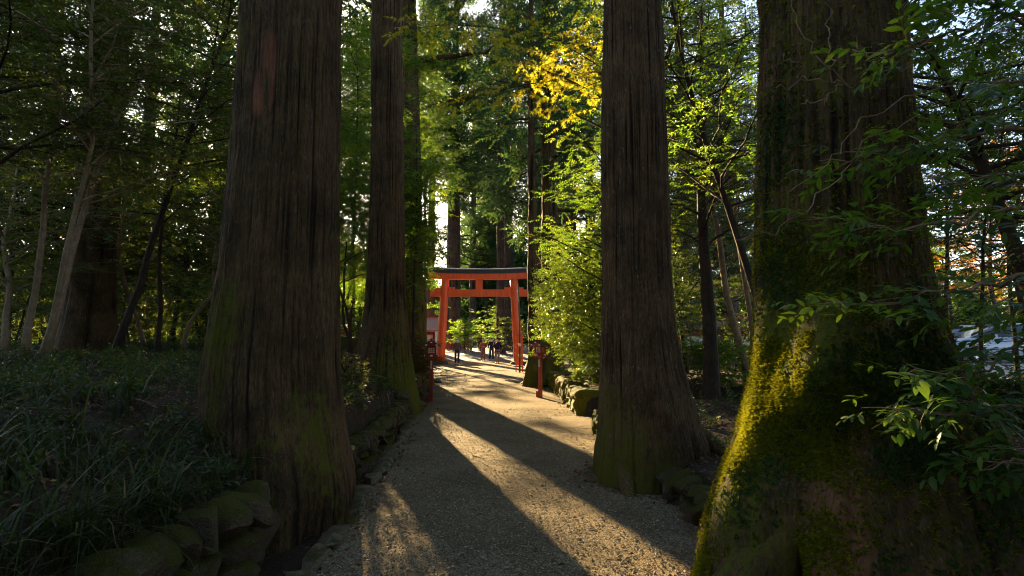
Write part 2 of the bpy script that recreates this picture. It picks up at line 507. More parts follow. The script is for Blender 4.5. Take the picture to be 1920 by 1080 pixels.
# ------------------------------------------------------------------ big cedar trunks
LITREJ = []
def trunk(name_seed, prof, H, nth=260, zb=-.25, zfine=8.0, dz=.03, lobes=(), barkd=.02, kfreq=27.0, ovl=1.0, moss=None, bulges=(), calm=None):
    """prof: rows (z, cx, cy, r). Returns an Acc with vertices and the moss attribute"""
    prof = np.array(sorted(prof), float)
    ztop = prof[-1, 0]
    r_top = prof[-1, 3]
    zs_ = np.concatenate([np.arange(zb, min(zfine, H), dz), np.arange(min(zfine, H), H, .5), [H]])
    cx, cy = np.interp(zs_, prof[:, 0], prof[:, 1]), np.interp(zs_, prof[:, 0], prof[:, 2])
    r = np.interp(zs_, prof[:, 0], prof[:, 3])
    k = zs_ > ztop
    r[k] = r_top * (1 - .88 * (zs_[k] - ztop) / max(H - ztop, .1)) + .01
    # round the polyline off
    ker = np.ones(9) / 9
    nf = int((zs_ < min(zfine, H)).sum())
    if nf > 20:
        for q in (cx, cy, r):
            pad = np.concatenate([np.full(4, q[0]), q[:nf], np.full(4, q[nf - 1])])
            q[:nf] = np.convolve(pad, ker, 'valid')
    th = np.linspace(0, 2 * math.pi, nth, endpoint=False)
    Zs, TH = np.meshgrid(zs_, th, indexing='ij')
    Rr = np.repeat(r[:, None], nth, 1)
    base_r = r[int(np.argmin(abs(zs_ - 2.2)))] if H > 2.2 else r[0]
    mod = np.zeros_like(Rr)
    for (t0, w, amp, zh) in lobes:                       # root flares
        dth = (TH - t0 + math.pi) % (2 * math.pi) - math.pi
        mod += amp * np.exp(-(dth / w) ** 2) * np.exp(-np.maximum(Zs - zb, 0) / zh)
    Rr = Rr + mod
    P = np.stack([np.cos(TH) * base_r, np.sin(TH) * base_r, Zs], -1).reshape(-1, 3)
    tw = .25 * vnoise(P * np.array([.8, .8, .35]), name_seed + 3)
    Pw = P.copy()
    Pw[:, 0] += .06 * tw; Pw[:, 1] += .06 * tw
    n1 = 1 - 2 * abs(vnoise(Pw * np.array([kfreq, kfreq, .8]), name_seed))
    n2 = vnoise(Pw * np.array([kfreq * 2.4, kfreq * 2.4, 2.2]), name_seed + 7)
    n3 = fbm(P * np.array([2.6, 2.6, .7]), name_seed + 20, 3)
    n4 = vnoise(P * np.array([9, 9, 7.0]), name_seed + 30)
    amp_ = .55 + .9 * smooth(-.5, .6, vnoise(P * np.array([5, 5, 1.1]), name_seed + 55))
    disp = barkd * (.9 * n1 * amp_ + .45 * n2 + .35 * n4) + .05 * base_r * ovl * n3
    # deep vertical folds near the roots
    n6 = fbm(P * np.array([26, 26, 9.0]), name_seed + 51, 2)
    disp += barkd * .5 * n6
    n5 = 1 - 2 * abs(vnoise(P * np.array([4.5, 4.5, .35]), name_seed + 41))
    disp += base_r * .10 * n5 * np.exp(-np.maximum(P[:, 2], 0) / .7)
    if calm is not None:
        cm = calm(TH.reshape(-1), P[:, 2])
        disp = disp * (1 - cm) + cm * (.010 * fbm(P * 16, name_seed + 61, 3) + .022 * vnoise(P * 5, name_seed + 62))
    Rr = Rr.reshape(-1) + disp
    for (t0, z0, st, sz, amp) in bulges:
        dth = (TH.reshape(-1) - t0 + math.pi) % (2 * math.pi) - math.pi
        Rr += amp * np.exp(-(dth / st) ** 2 - ((P[:, 2] - z0) / sz) ** 2)
    Rr = np.maximum(Rr, .008)
    t = TH.reshape(-1)
    V = np.stack([np.repeat(cx, nth) + np.cos(t) * Rr, np.repeat(cy, nth) + np.sin(t) * Rr, Zs.reshape(-1)], -1)
    acc = Acc()
    acc.add(V, [grid_faces(len(zs_), nth, True)], rnd=(n1 + 1) / 2)
    mo = np.zeros(len(V)) if moss is None else moss(t, V[:, 2], V)
    return acc, mo, (zs_, cx, cy, r)

def px_profile(Y, rows):
    """silhouette rows (py, left px, right px) turned into (z, cx, cy, r) for an upright trunk at distance Y"""
    out = []
    for py, l, r_ in rows:
        A, B = at(l, py, Y), at(r_, py, Y)
        c = (A + B) / 2
        hw = (B[0] - A[0]) / 2
        # the silhouette of a cylinder seen obliquely is narrower than its projected width
        obl = math.cos(math.atan(c[0] / Y))
        out.append((c[2], c[0], Y, hw * obl))
    return out

def limb_tubes(acc, trunkinfo, spec, rng, moss_list):
    for b in spec:
        pts, r0, r1 = b
        n0 = acc.n
        acc.tube(pts, np.linspace(r0, r1, len(pts)), 10, True)
        moss_list.append(np.full(acc.n - n0, .3))

# ---- foliage templates -------------------------------------------------------
def leaf_quad(l, w, fold=.25, droop=.15):
    V = np.array([[0, 0, 0], [-w / 2, .45 * l, fold * w], [0, l, -droop * l], [w / 2, .45 * l, fold * w]])
    return V, [np.array([[0, 3, 2, 1]])]

def leaf_oval(l, w, fold=.18, droop=.2):
    ys = [0, .22, .5, .78, 1.0]
    ws = [.06, .78, 1.0, .66, .02]
    V = []
    for y_, k in zip(ys, ws):
        z = -droop * l * y_ * y_
        V += [[-w / 2 * k, y_ * l, z + fold * w * k * .5], [0, y_ * l, z], [w / 2 * k, y_ * l, z + fold * w * k * .5]]
    Fs = []
    for r in range(4):
        b = r * 3
        Fs += [[b, b + 1, b + 4, b + 3], [b + 1, b + 2, b + 5, b + 4]]
    return np.array(V), [np.array(Fs)]

def leaf_maple(l, w=None, droop=.15):
    """five pointed lobes"""
    pts = [(0, 0)]
    for ang, rr in ((-100, .45), (-78, .22), (-52, .80), (-27, .30), (0, 1.0), (27, .30), (52, .80), (78, .22), (100, .45)):
        a_ = R(ang)
        pts.append((math.sin(a_) * rr * l * .85, (.12 + math.cos(a_) * rr) * l * .9))
    V = np.array([[x, y, -droop * (x * x + y * y) / l] for x, y in pts])
    V = np.vstack([V, [[0, .2 * l, 0]]])
    Fs = [[10, k, k + 1] for k in range(0, 9)] + [[10, 9, 0]]
    return V, [np.array(Fs)[:, ::-1]]

def make_spray(rng, n, length, leaf, ang=55, flat=.25, twig=.003, hang=.0):
    """a twig with leaves left and right of it, in the XY plane, growing along +Y"""
    V, Fq, Ft, G = [], [], [], []
    nv = 0
    lv, lf = leaf
    for k in range(n):
        t = (k + .6) / n
        s = -1 if k % 2 else 1
        if k == n - 1:
            s = 0
        an = R(-s * (ang + rng.uniform(-18, 18)) + (rng.uniform(-15, 15) if s == 0 else 0))
        sc_ = rng.uniform(.72, 1.12) * (.8 + .35 * math.sin(math.pi * min(t + .1, 1)))
        rx = R(rng.uniform(-28, 22) - hang * 50)
        ry = R(rng.uniform(-35, 35)) * flat * 2
        Rm = np.array(Matrix.Rotation(an, 3, 'Z') @ Matrix.Rotation(rx, 3, 'X') @ Matrix.Rotation(ry, 3, 'Y'))
        p = np.array([rng.uniform(-.01, .01), t * length, -hang * .2 * t * t * length + rng.uniform(-.012, .012)])
        V.append(lv * sc_ @ Rm.T + p)
        for f in lf:
            (Fq if f.shape[1] == 4 else Ft).append(f + nv)
        nv += len(lv)
        G.append(np.full(len(lv), k))
    if twig:
        tv = np.array([[-twig, 0, 0], [twig, 0, 0], [twig * .4, length, -hang * .2 * length], [-twig * .4, length, -hang * .2 * length]])
        V.append(tv); Fq.append(np.array([[0, 1, 2, 3]]) + nv); nv += 4
        G.append(np.full(4, n))
    return np.concatenate(V), [np.concatenate(x) for x in (Fq, Ft) if x], np.concatenate(G)

def needle_spray(rng, n=16, length=.5, bl=.13, bw=.022):
    V, Ft, G = [], [], []
    nv = 0
    for k in range(n):
        t = (k + .3) / n
        p = np.array([0, t * length, .10 * length * math.sin(t * 2.2)])
        az, el = rng.uniform(0, 2 * math.pi), R(rng.uniform(25, 60))
        d = np.array([math.cos(az) * math.sin(el), math.cos(el), math.sin(az) * math.sin(el)])
        s = np.cross(d, [rng.uniform(-1, 1), rng.uniform(-1, 1), rng.uniform(-1, 1)])
        s = s / max(np.linalg.norm(s), 1e-6) * bw
        b_ = bl * rng.uniform(.6, 1.2) * (1.1 - .6 * t)
        V.append(np.array([p - s, p + s, p + d * b_]))
        Ft.append([nv, nv + 1, nv + 2]); nv += 3
        G.append(np.full(3, k // 4))
    return np.concatenate(V), [np.array(Ft)], np.concatenate(G)

def scatter(acc, temps, pos, dirs, ups, scale, nrng):
    """place the spray templates at many points; one random number for each leaf"""
    n = len(pos)
    if n == 0:
        return
    pos, dirs, ups = np.asarray(pos, float), norm(dirs), np.asarray(ups, float)
    side = norm(np.cross(dirs, ups))
    ups = np.cross(side, dirs)
    scale = np.broadcast_to(np.asarray(scale, float), (n,))
    which = nrng.integers(0, len(temps), n)
    for t, (TV, TF, TG) in enumerate(temps):
        k = np.where(which == t)[0]
        if not len(k):
            continue
        m = len(k)
        V = (TV[None, :, 0:1] * side[k][:, None] + TV[None, :, 1:2] * dirs[k][:, None] + TV[None, :, 2:3] * ups[k][:, None]) * scale[k][:, None, None] + pos[k][:, None]
        off = (np.arange(m) * len(TV))[:, None, None]
        ng = int(TG.max()) + 1
        cl = nrng.uniform(0, 1, (m, 1))
        rnd = np.clip(cl * .55 + nrng.uniform(0, 1, (m, ng)) * .55 - .05, 0, 1)[:, TG].reshape(-1)
        acc.add(V.reshape(-1, 3), [(f[None] + off).reshape(-1, f.shape[1]) for f in TF], rnd=rnd)

# ---- where the low sun must get through ---------------------------------------
TARGETS = []         # (point, radius, share of sprays taken away)
def dapple(q):
    return fbm(np.stack([q[:, 0] * 1.15, q[:, 1] * .75, 0 * q[:, 0]], -1), 77, 3)

def sun_gap(P, nrng, strength=1.0, margin=0.0):
    """which sprays stay: the crowns stand open where the low sun comes through onto the path"""
    P = np.asarray(P, float)
    keep = np.ones(len(P), bool)
    if not len(P):
        return keep
    q = P[:, :2] - SUN[:2] / SUN[2] * P[:, 2:3]
    inpath = (q[:, 0] > pl(q[:, 1]) - .15 - margin) & (q[:, 0] < pr(q[:, 1]) + .25 + margin) & (q[:, 1] > 2.5) & (q[:, 1] < 40)
    inpath |= (q[:, 1] >= 36) & (q[:, 1] < 60) & (q[:, 0] > -9) & (q[:, 0] < 3)
    u = nrng.uniform(0, 1, len(P))
    dp = dapple(q)
    far_ = smooth(12, 17, q[:, 1])
    pk = np.where(dp > .20 - .20 * far_, .8, np.where(dp > .13 - .20 * far_, .30, np.where(q[:, 1] > 14, .22, .015)))
    pk = 1 - (1 - pk) * strength
    if margin:
        pk = 0 * pk
    keep &= ~(inpath & (u > pk))
    for T, r, k in TARGETS:
        d = P - T
        along = d @ SUN
        perp = np.linalg.norm(d - along[:, None] * SUN, axis=1)
        keep &= ~((along > r * 1.1) & (perp < r) & (nrng.uniform(0, 1, len(P)) < k * strength))
    return keep
# ------------------------------------------------------------------ growing crowns
def polyline(rng, p, d, length, n, wig, up=0.0):
    p, d = np.array(p, float), np.array(d, float)
    d = d / np.linalg.norm(d)
    pts = [p.copy()]
    st = length / n
    for k in range(n):
        d = d + np.array([rng.gauss(0, wig), rng.gauss(0, wig), rng.gauss(0, wig * .7) + up])
        d = d / np.linalg.norm(d)
        p = p + d * st
        pts.append(p.copy())
    return np.array(pts)

def along(pts, t):
    k = t * (len(pts) - 1)
    i = min(int(k), len(pts) - 2)
    return pts[i] + (pts[i + 1] - pts[i]) * (k - i), norm(pts[i + 1] - pts[i])

def twigs_on(rng, wood, S, pts, tl, step, spread=60, start=.2, r=.006, droop=-.04, per=3, TW=None):
    """side twigs in loose flat layers along a limb, each carrying leaf sprays. S = [pos], [dir], [up]"""
    Lg = np.linalg.norm(np.diff(pts, axis=0), axis=1).sum()
    n = max(2, int(Lg * (1 - start) / step))
    for k in range(n + 1):
        t = start + (1 - start) * k / n
        p, d = along(pts, min(t, .999))
        for s in ((-1, 1) if k < n else (0,)):
            an = R(s * (spread + rng.uniform(-22, 22)))
            h = np.array([d[0], d[1], 0]) + 1e-6
            h = h / np.linalg.norm(h)
            td = np.array([h[0] * math.cos(an) - h[1] * math.sin(an), h[0] * math.sin(an) + h[1] * math.cos(an), d[2] * .4 + rng.uniform(-.25, .25)])
            ln = tl * rng.uniform(.5, 1.15) * (1.1 - .5 * t)
            tp = polyline(rng, p, td, ln, 3, .12, droop)
            if TW is not None:
                TW.append((len(S[0]), per, tp, r))
            elif wood is not None:
                wood.tube(tp, [r, r * .8, r * .6, r * .3], 4, False)
            for j in range(per):
                tt = (j + .5 + rng.uniform(-.3, .3)) / per
                q, e = along(tp, min(max(tt, .02), .98))
                a2 = R(rng.uniform(-65, 65))
                e2 = np.array([e[0] * math.cos(a2) - e[1] * math.sin(a2), e[0] * math.sin(a2) + e[1] * math.cos(a2), e[2] + rng.uniform(-.3, .2)])
                S[0].append(q + np.array([rng.gauss(0, .03), rng.gauss(0, .03), rng.gauss(0, .03)]))
                S[1].append(e2)
                S[2].append([rng.gauss(0, .32), rng.gauss(0, .32), 1])

def rs(seed):
    return random.Random(seed), np.random.default_rng(seed)

SPRAYS = {}
def sprays(kind):
    if kind not in SPRAYS:
        r = random.Random(sum(map(ord, kind)))
        if kind == 'camellia':
            SPRAYS[kind] = [make_spray(r, 9, .30, leaf_quad(.085, .040)) for _ in range(5)]
        elif kind == 'small':
            SPRAYS[kind] = [make_spray(r, 11, .28, leaf_quad(.058, .028)) for _ in range(5)]
        elif kind == 'far':
            SPRAYS[kind] = [make_spray(r, 8, .42, leaf_quad(.15, .075), twig=0) for _ in range(4)]
        elif kind == 'large':
            SPRAYS[kind] = [make_spray(r, 7, .20, leaf_oval(.078, .032), ang=48, twig=.0016) for _ in range(6)]
        elif kind == 'maple':
            SPRAYS[kind] = [make_spray(r, 7, .26, leaf_maple(.085), ang=60, hang=.5, twig=.002) for _ in range(6)]
        elif kind == 'needle':
            SPRAYS[kind] = [needle_spray(r) for _ in range(6)]
        elif kind == 'needle_near':
            SPRAYS[kind] = [needle_spray(r, 26, .45, .07, .009) for _ in range(6)]
        elif kind == 'cypress':
            SPRAYS[kind] = [needle_spray(r, 22, .26, .05, .010) for _ in range(5)]
        elif kind == 'weed':
            SPRAYS[kind] = [make_spray(r, 12, .26, leaf_quad(.045, .013), ang=42) for _ in range(5)]
    return SPRAYS[kind]

def broadleaf(name, label, cat, seed, base, H, hs, Rr, nlimb, stem_r, kind, mat, bark, lean=(0, 0), stems=1, tl=.6, step=.28, per=3,
              group=None, gap=1.0, elev=(8, 40), prune=None, wig=.07, limb_r=.4, spr=1.0, gapk=1.0):
    rng, nrng = rs(seed)
    base = np.array([base[0], base[1], gz(base[0], base[1]) if len(base) < 3 else base[2]], float)
    root = thing(name, label, cat, base, group)
    wood = Acc()
    S = [[], [], []]
    TW, LB = [], []
    tmin = hs / H
    for s in range(stems):
        ln = np.array([lean[0], lean[1], 1.0])
        if stems > 1:
            ln[0] += (s - (stems - 1) / 2) * .16 + rng.uniform(-.03, .03); ln[1] += rng.uniform(-.1, .1)
        tr = polyline(rng, base - [0, 0, .12], ln, (H + .12) * rng.uniform(.9, 1.0), 12, wig, .015)
        rr = stem_r * (1 - .8 * np.linspace(0, 1, 13)) * (1 if s == 0 else .8)
        rr[0] *= 1.5; rr[1] *= 1.08
        wood.tube(tr, rr, 10)
        for i in range(nlimb // stems):
            t = tmin + (1 - tmin) * ((i + rng.random()) / (nlimb // stems)) ** .9
            p, d = along(tr, min(t, .985))
            az = i * 2.4 + rng.uniform(-.5, .5)
            el = R(rng.uniform(*elev))
            sh = math.sin(math.pi * min(1, .22 + .78 * (t - tmin) / (1 - tmin + 1e-6))) * .65 + .4
            ll = Rr * rng.uniform(.6, 1.1) * sh
            dv = np.array([math.cos(az) * math.cos(el), math.sin(az) * math.cos(el), math.sin(el)])
            lp = polyline(rng, p, dv, ll, 6, .13, -.015)
            r0 = max(.008, stem_r * limb_r * (1 - .6 * t))
            s0 = len(S[0])
            twigs_on(rng, wood, S, lp, tl, step, per=per, TW=TW)
            LB.append((s0, len(S[0]), lp, r0))
    P = np.array(S[0])
    keep = sun_gap(P, nrng, gapk) if gap else np.ones(len(P), bool)
    if prune is not None:
        keep &= prune(P, nrng)
    for (i0, i1, lp, r0) in LB:
        if keep[i0:i1].mean() <= .4:
            keep[i0:i1] = False
    for (i0, n_, tp, r_) in TW:                           # no bare twigs where the leaves are gone
        if keep[i0:i0 + n_].any():
            wood.tube(tp, [r_, r_ * .8, r_ * .6, r_ * .3], 4, False)
    for (i0, i1, lp, r0) in LB:
        if keep[i0:i1].any():
            wood.tube(lp, np.linspace(r0, .004, 7), 6, False)
    mk('trunk', wood, M[bark], root, attrs={'moss': np.clip(.34 - .05 * (np.concatenate(wood.V)[:, 2] - base[2]), 0, 1)})
    leaves = Acc()
    scatter(leaves, sprays(kind), P[keep], np.array(S[1])[keep], np.array(S[2])[keep], nrng.uniform(.75, 1.2, keep.sum()) * spr, nrng)
    if leaves.n:
        mk('crown', leaves, M[mat], root, smooth_=False)
    return root

def cedar_crown_parts(seed, cx, cy, z0, z1, rmax, nb, kind='needle', clump=.55, nsp=13, droop=.25, wood=None, trunk_r=.2, gapk=1.0, prune=None, sc_=1.0):
    """big uneven boughs with foxtail clumps towards their ends; gaps between the boughs"""
    rng, nrng = rs(seed)
    P, D, U = [], [], []
    for i in range(nb):
        t = ((i + rng.random()) / nb)
        z = z0 + (z1 - z0) * t ** 1.05
        az = i * 2.39996 + rng.uniform(-.6, .6)
        ll = rmax * (1 - .75 * t) * rng.uniform(.55, 1.15)
        dv = np.array([math.cos(az), math.sin(az), rng.uniform(-.05, .35) + .35 * t])
        bp = polyline(rng, (cx, cy, z), dv, ll, 7, .12, -droop * .12)
        bp[-2:, 2] += .12 * ll
        if sun_gap(np.repeat(bp[2:], 3, 0), nrng, gapk).mean() < .55:
            continue
        if wood is not None:
            r0 = max(.02, trunk_r * .28 * (1 - .6 * t))
            wood.tube(bp, np.linspace(r0, .01, len(bp)), 6, False)
        nc = max(3, int(ll / .48))
        for k in range(nc):
            tt = .30 + .70 * (k + rng.random() * .6) / nc
            q, e = along(bp, min(tt, .999))
            side = rng.uniform(-1, 1) * .42 * ll * .4
            c = q + np.array([-e[1], e[0], 0]) * side + np.array([0, 0, rng.uniform(-.25, .2)])
            cr = clump * rng.uniform(.6, 1.25)
            ns = int(nsp * rng.uniform(.6, 1.3))
            d = nrng.normal(0, 1, (ns, 3)) + np.array([0, 0, .35]) + e * .8
            d = norm(d)
            P.append(c + d * cr * nrng.uniform(.1, .75, (ns, 1)))
            d2 = d.copy(); d2[:, 2] -= droop
            D.append(d2)
            U.append(nrng.normal(0, 1, (ns, 3)) + [0, 0, .6])
    P, D, U = np.concatenate(P), np.concatenate(D), np.concatenate(U)
    keep = sun_gap(P, nrng, gapk)
    if prune is not None:
        keep &= prune(P, nrng)
    a = Acc()
    scatter(a, sprays(kind), P[keep], D[keep], U[keep], nrng.uniform(.8, 1.3, keep.sum()) * sc_, nrng)
    return a

def far_cedar(label, seed, x, y, r, H, z0, rmax, nb, lean=0.0, group='tall cedars standing in the forest', bark='cedar_bark', gapk=1.0, prune=None, nsp=13, moss=.25, sc_=1.25, clump=.75, nth=64, flare=.0):
    zb = gz(x, y)
    root = thing('cedar_tree', label, 'tree', (x, y, zb), group)
    zt = np.array([0, .3, .8, 1.6, 4, 10]) + zb
    prof = [(z, x + lean * (z - zb), y, r * k) for z, k in zip(zt, (1.55, 1.32, 1.15, 1.05, 1.0, .93))]
    acc, mo, _i = trunk(seed, prof, H, nth=nth, zb=zb - .3, zfine=zb + 12, dz=.14, barkd=.035, kfreq=7,
                        lobes=[(a_, .42, r * .35 + flare, .42) for a_ in (.4, 2.0, 3.35, 4.3, 5.3)],
                        moss=lambda t, z, V: moss + .35 * np.exp(-np.maximum(z - zb, 0) / 1.5))
    n0 = acc.n
    crown = cedar_crown_parts(seed, x + lean * (z0 - zb), y, z0, H + .5, rmax, nb, wood=acc, trunk_r=r, nsp=nsp, gapk=gapk, prune=prune, sc_=sc_, clump=clump)
    mo = np.concatenate([mo, np.full(acc.n - n0, .1)])
    mk('trunk', acc, M[bark], root, attrs={'moss': mo})
    if crown.n:
        mk('crown', crown, M['needle'], root, smooth_=False)
    return root

# ------------------------------------------------------------------ what the sun reaches
def tgt(p, r, k):
    TARGETS.append((np.array(p, float), r, k))
tgt((2.2, 16.5, 1.6), 1.7, .92); tgt((2.2, 14.0, 1.5), 1.3, .9); tgt((2.0, 16.5, 3.8), 1.8, .9); tgt((1.7, 12.6, 4.6), 1.4, .8)      # bush beside the gate
tgt(at(1000, 110, 9.6), 1.5, .62); tgt(at(1080, 250, 10.5), .9, .8)                                     # yellow maple
tgt(at(1480, 680, 2.72), .42, 1.0); tgt(at(1385, 880, 2.85), .34, 1.0)   # moss on the big trunk
tgt(at(1140, 90, 6.3), .45, .7)
tgt(at(1680, 110, 2.35), .30, .9); tgt(at(1600, 270, 2.4), .2, .5); tgt(at(650, 800, 5.5), .30, 1.0); tgt(at(645, 680, 5.5), .22, 1.0)
for zz in (1, 3, 5): tgt((-4.8, 37, zz), .8, .9)
tgt((.4, 37, 3), .7, .8); tgt((-2.2, 37, 5.4), 1.3, .5); tgt((-3.6, 37, 5.4), 1.0, .5)
tgt(at(672, 700, 9.2), .45, .85)
tgt((1.5, 13.5, .4), 1.3, .9); tgt((1.4, 9.1, .3), .4, .9); tgt((1.1, 18.6, 1.0), .8, .9); tgt((.8, 15.2, 1.2), .5, .9)
tgt((-2.3, 40, 1), 2.4, .9); tgt((-1.5, 52, 1.5), 3, .8); tgt(at(1330, 660, 11), .5, .6)
tgt(at(905, 600, 56), 2.0, .8)
# ------------------------------------------------------------------ the five great cedars along the path
def root_spur(acc, p0, p1, r0, r1, sag, seed):
    """a root running out of the trunk foot and down into the ground"""
    p0, p1 = np.array(p0, float), np.array(p1, float)
    t = np.linspace(0, 1, 26)[:, None]
    m = p0 * .55 + p1 * .45 - np.array([0, 0, sag])
    c = p0 * (1 - t) ** 2 + 2 * m * t * (1 - t) + p1 * t ** 2
    sd = np.cross(p1 - p0, [0, 0, 1.0]); sd /= np.linalg.norm(sd)
    c = c + sd * (.05 * np.sin(t * 5 + seed))
    V, Fs = tube(c, (r0 + (r1 - r0) * t[:, 0] ** .8), 22, True)
    ax = np.repeat(c, 22, 0)
    d = V[:len(ax)] - ax
    n = fbm(V[:len(ax)] * np.array([7, 7, 5]), seed + 5, 3) * .30 + (1 - 2 * abs(vnoise(V[:len(ax)] * 22, seed))) * .07
    V[:len(ax)] = ax + d * (1 + n)[:, None] * np.array([1, 1, 1.25])
    acc.add(V, Fs, rnd=.75)

def big_cedar(label, seed, Y, rows, H, lobes, crown, moss, bulges=(), nth=300, dz=.03, barkd=.02, zfine=7.5, kfreq=42, bark='mossy_bark', ovl=1.0, calm=None, roots=()):
    prof = px_profile(Y, rows)
    base = (prof[-1][1], prof[-1][2], 0) if prof[-1][0] < prof[0][0] else (prof[0][1], prof[0][2], 0)
    x, y = base[0], base[1]
    root = thing('cedar_tree', label, 'tree', (x, y, 0), 'great cedars lining the gravel path')
    acc, mo, info = trunk(seed, prof, H, nth=nth, zb=-.35, zfine=zfine, dz=dz, lobes=lobes, barkd=barkd, kfreq=kfreq, bulges=bulges, moss=moss, ovl=ovl, calm=calm)
    rtop = float(np.interp(crown[0], info[0], info[3]))
    xt = float(np.interp(crown[0], info[0], info[1]))
    n0 = acc.n
    nroot = acc.n
    for k, (p0, p1, r0, r1, sag) in enumerate(roots):
        root_spur(acc, p0, p1, r0, r1, sag, seed + k)
    mo_root = np.full(acc.n - nroot, .58)
    n0 = acc.n
    cr = cedar_crown_parts(seed + 5, xt, y, crown[0], H + .4, crown[1], crown[2], wood=acc, trunk_r=max(rtop, .12) * 1.3, nsp=crown[3] if len(crown) > 3 else 9, sc_=1.3, clump=.8)
    mo = np.concatenate([mo, mo_root, np.full(acc.n - n0, .2)])
    t = mk('trunk', acc, M[bark], root, attrs={'moss': mo})
    if cr.n:
        mk('crown', cr, M['needle'], root, smooth_=False)
    return root, acc

def th_dir(t, az):
    return np.cos(t - az)

# near left: dark, on the bank, roots reaching the gutter
def mossA(t, z, V):
    n = fbm(V * np.array([3, 3, 1.2]), 91, 3)
    d = ((t - R(262) + math.pi) % (2 * math.pi)) - math.pi
    bare = np.exp(-(d / .26) ** 4 - ((z - 3.75) / .38) ** 4) * np.clip(.9 + 2.5 * fbm(V * np.array([9, 9, 1.0]), 97, 2), 0, 1)
    return -1.6 * bare + .36 * np.exp(-np.maximum(z - .2, 0) / 2.0) + .24 + .42 * n + .10 * th_dir(t, R(190))
A_ROWS = [(0, 455, 640), (150, 447, 640), (300, 438, 639), (430, 424, 638), (520, 414, 637), (620, 398, 638), (700, 386, 640), (780, 384, 648), (850, 386, 658), (905, 390, 666), (960, 398, 655), (1050, 405, 640)]
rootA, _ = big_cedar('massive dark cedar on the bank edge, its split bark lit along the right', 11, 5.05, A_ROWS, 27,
                     [(R(-82), .42, .42, .34), (R(-130), .4, .20, .4), (R(-18), .26, .20, .5), (R(-45), .14, -.14, .45), (R(-66), .12, .10, .5), (R(175), .5, .30, .5), (R(232), .35, .2, .4)], (12, 4.2, 36), mossA, roots=[((-2.0, 5.05, .85), (-1.26, 4.88, -.08), .22, .06, .20)], nth=520, dz=.022, barkd=.014)

# near right: the widest one, moss and ivy on a swelling, a long root towards the path
def mossB(t, z, V):
    n = fbm(V * np.array([2.5, 2.5, 1.6]), 92, 3)
    side = th_dir(t, R(215))
    m = .06 + .42 * side + .25 * n + .28 * np.exp(-((z - 1.38) / .6) ** 2) * np.clip(side + .3, 0, 1)
    # a bare pale scar in the wood low at the front
    d = ((t - R(228) + math.pi) % (2 * math.pi)) - math.pi
    scar = np.exp(-(d / .30) ** 4) * (1 - smooth(1.02, 1.14, z)) * smooth(.1, .4, z)
    return m - .75 * scar
B_ROWS = [(0, 1422, 1690), (200, 1416, 1703), (350, 1411, 1716), (500, 1408, 1732), (600, 1404, 1752), (700, 1394, 1792), (800, 1370, 1850), (880, 1340, 1895), (960, 1310, 1930), (1060, 1288, 1955)]
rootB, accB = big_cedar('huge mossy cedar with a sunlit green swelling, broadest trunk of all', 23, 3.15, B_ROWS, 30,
                        [(R(190), .22, .36, .8), (R(217), .13, -.17, .7), (R(238), .16, .20, .7), (R(290), .35, .10, .5), (R(-30), .4, .14, .5), (R(330), .2, .08, .4)], (13, 4.8, 36), mossB, roots=[((1.62, 3.02, .92), (.84, 2.74, -.02), .20, .10, .06), ((1.72, 2.86, .7), (1.22, 2.25, -.02), .16, .08, .04)],
                        bulges=[(R(229), 1.38, .34, .24, .17), (R(234), 1.56, .26, .16, .05), (R(216), 1.22, .24, .16, .04), (R(213), .24, .11, .24, -.30)],
                        calm=lambda t, z: .92 * np.exp(-(((t - R(212) + math.pi) % (2 * math.pi) - math.pi) / .62) ** 4) * smooth(1.95, 1.65, z), kfreq=34, nth=560, dz=.02, barkd=.015)

# middle right: grey brown, straight
def mossC(t, z, V):
    n = fbm(V * np.array([3, 3, 1.2]), 93, 3)
    return .20 + .50 * np.exp(-np.maximum(z, 0) / 1.0) + .20 * n + .16 * th_dir(t, R(200))
C_ROWS = [(0, 1132, 1238), (300, 1130, 1250), (500, 1129, 1256), (600, 1128, 1263), (700, 1125, 1280), (780, 1121, 1302), (850, 1116, 1318), (905, 1113, 1325), (960, 1110, 1330)]
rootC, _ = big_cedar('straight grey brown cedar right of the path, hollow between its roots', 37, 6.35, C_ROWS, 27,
                     [(R(248), .26, .13, .5), (R(268), .10, -.08, .4), (R(284), .14, .15, .55), (R(200), .25, .08, .4), (R(-25), .35, .16, .6)], (12.5, 4, 34), mossC, roots=[((1.32, 6.25, .5), (1.08, 5.60, -.06), .17, .06, .08), ((1.48, 6.25, .5), (1.62, 5.62, -.06), .16, .05, .08), ((1.6, 6.35, .9), (2.3, 6.15, .26), .18, .06, .12), ((1.25, 6.35, .4), (.86, 6.15, -.05), .14, .05, .06)], nth=400, dz=.026, barkd=.014, bark='cedar_bark')

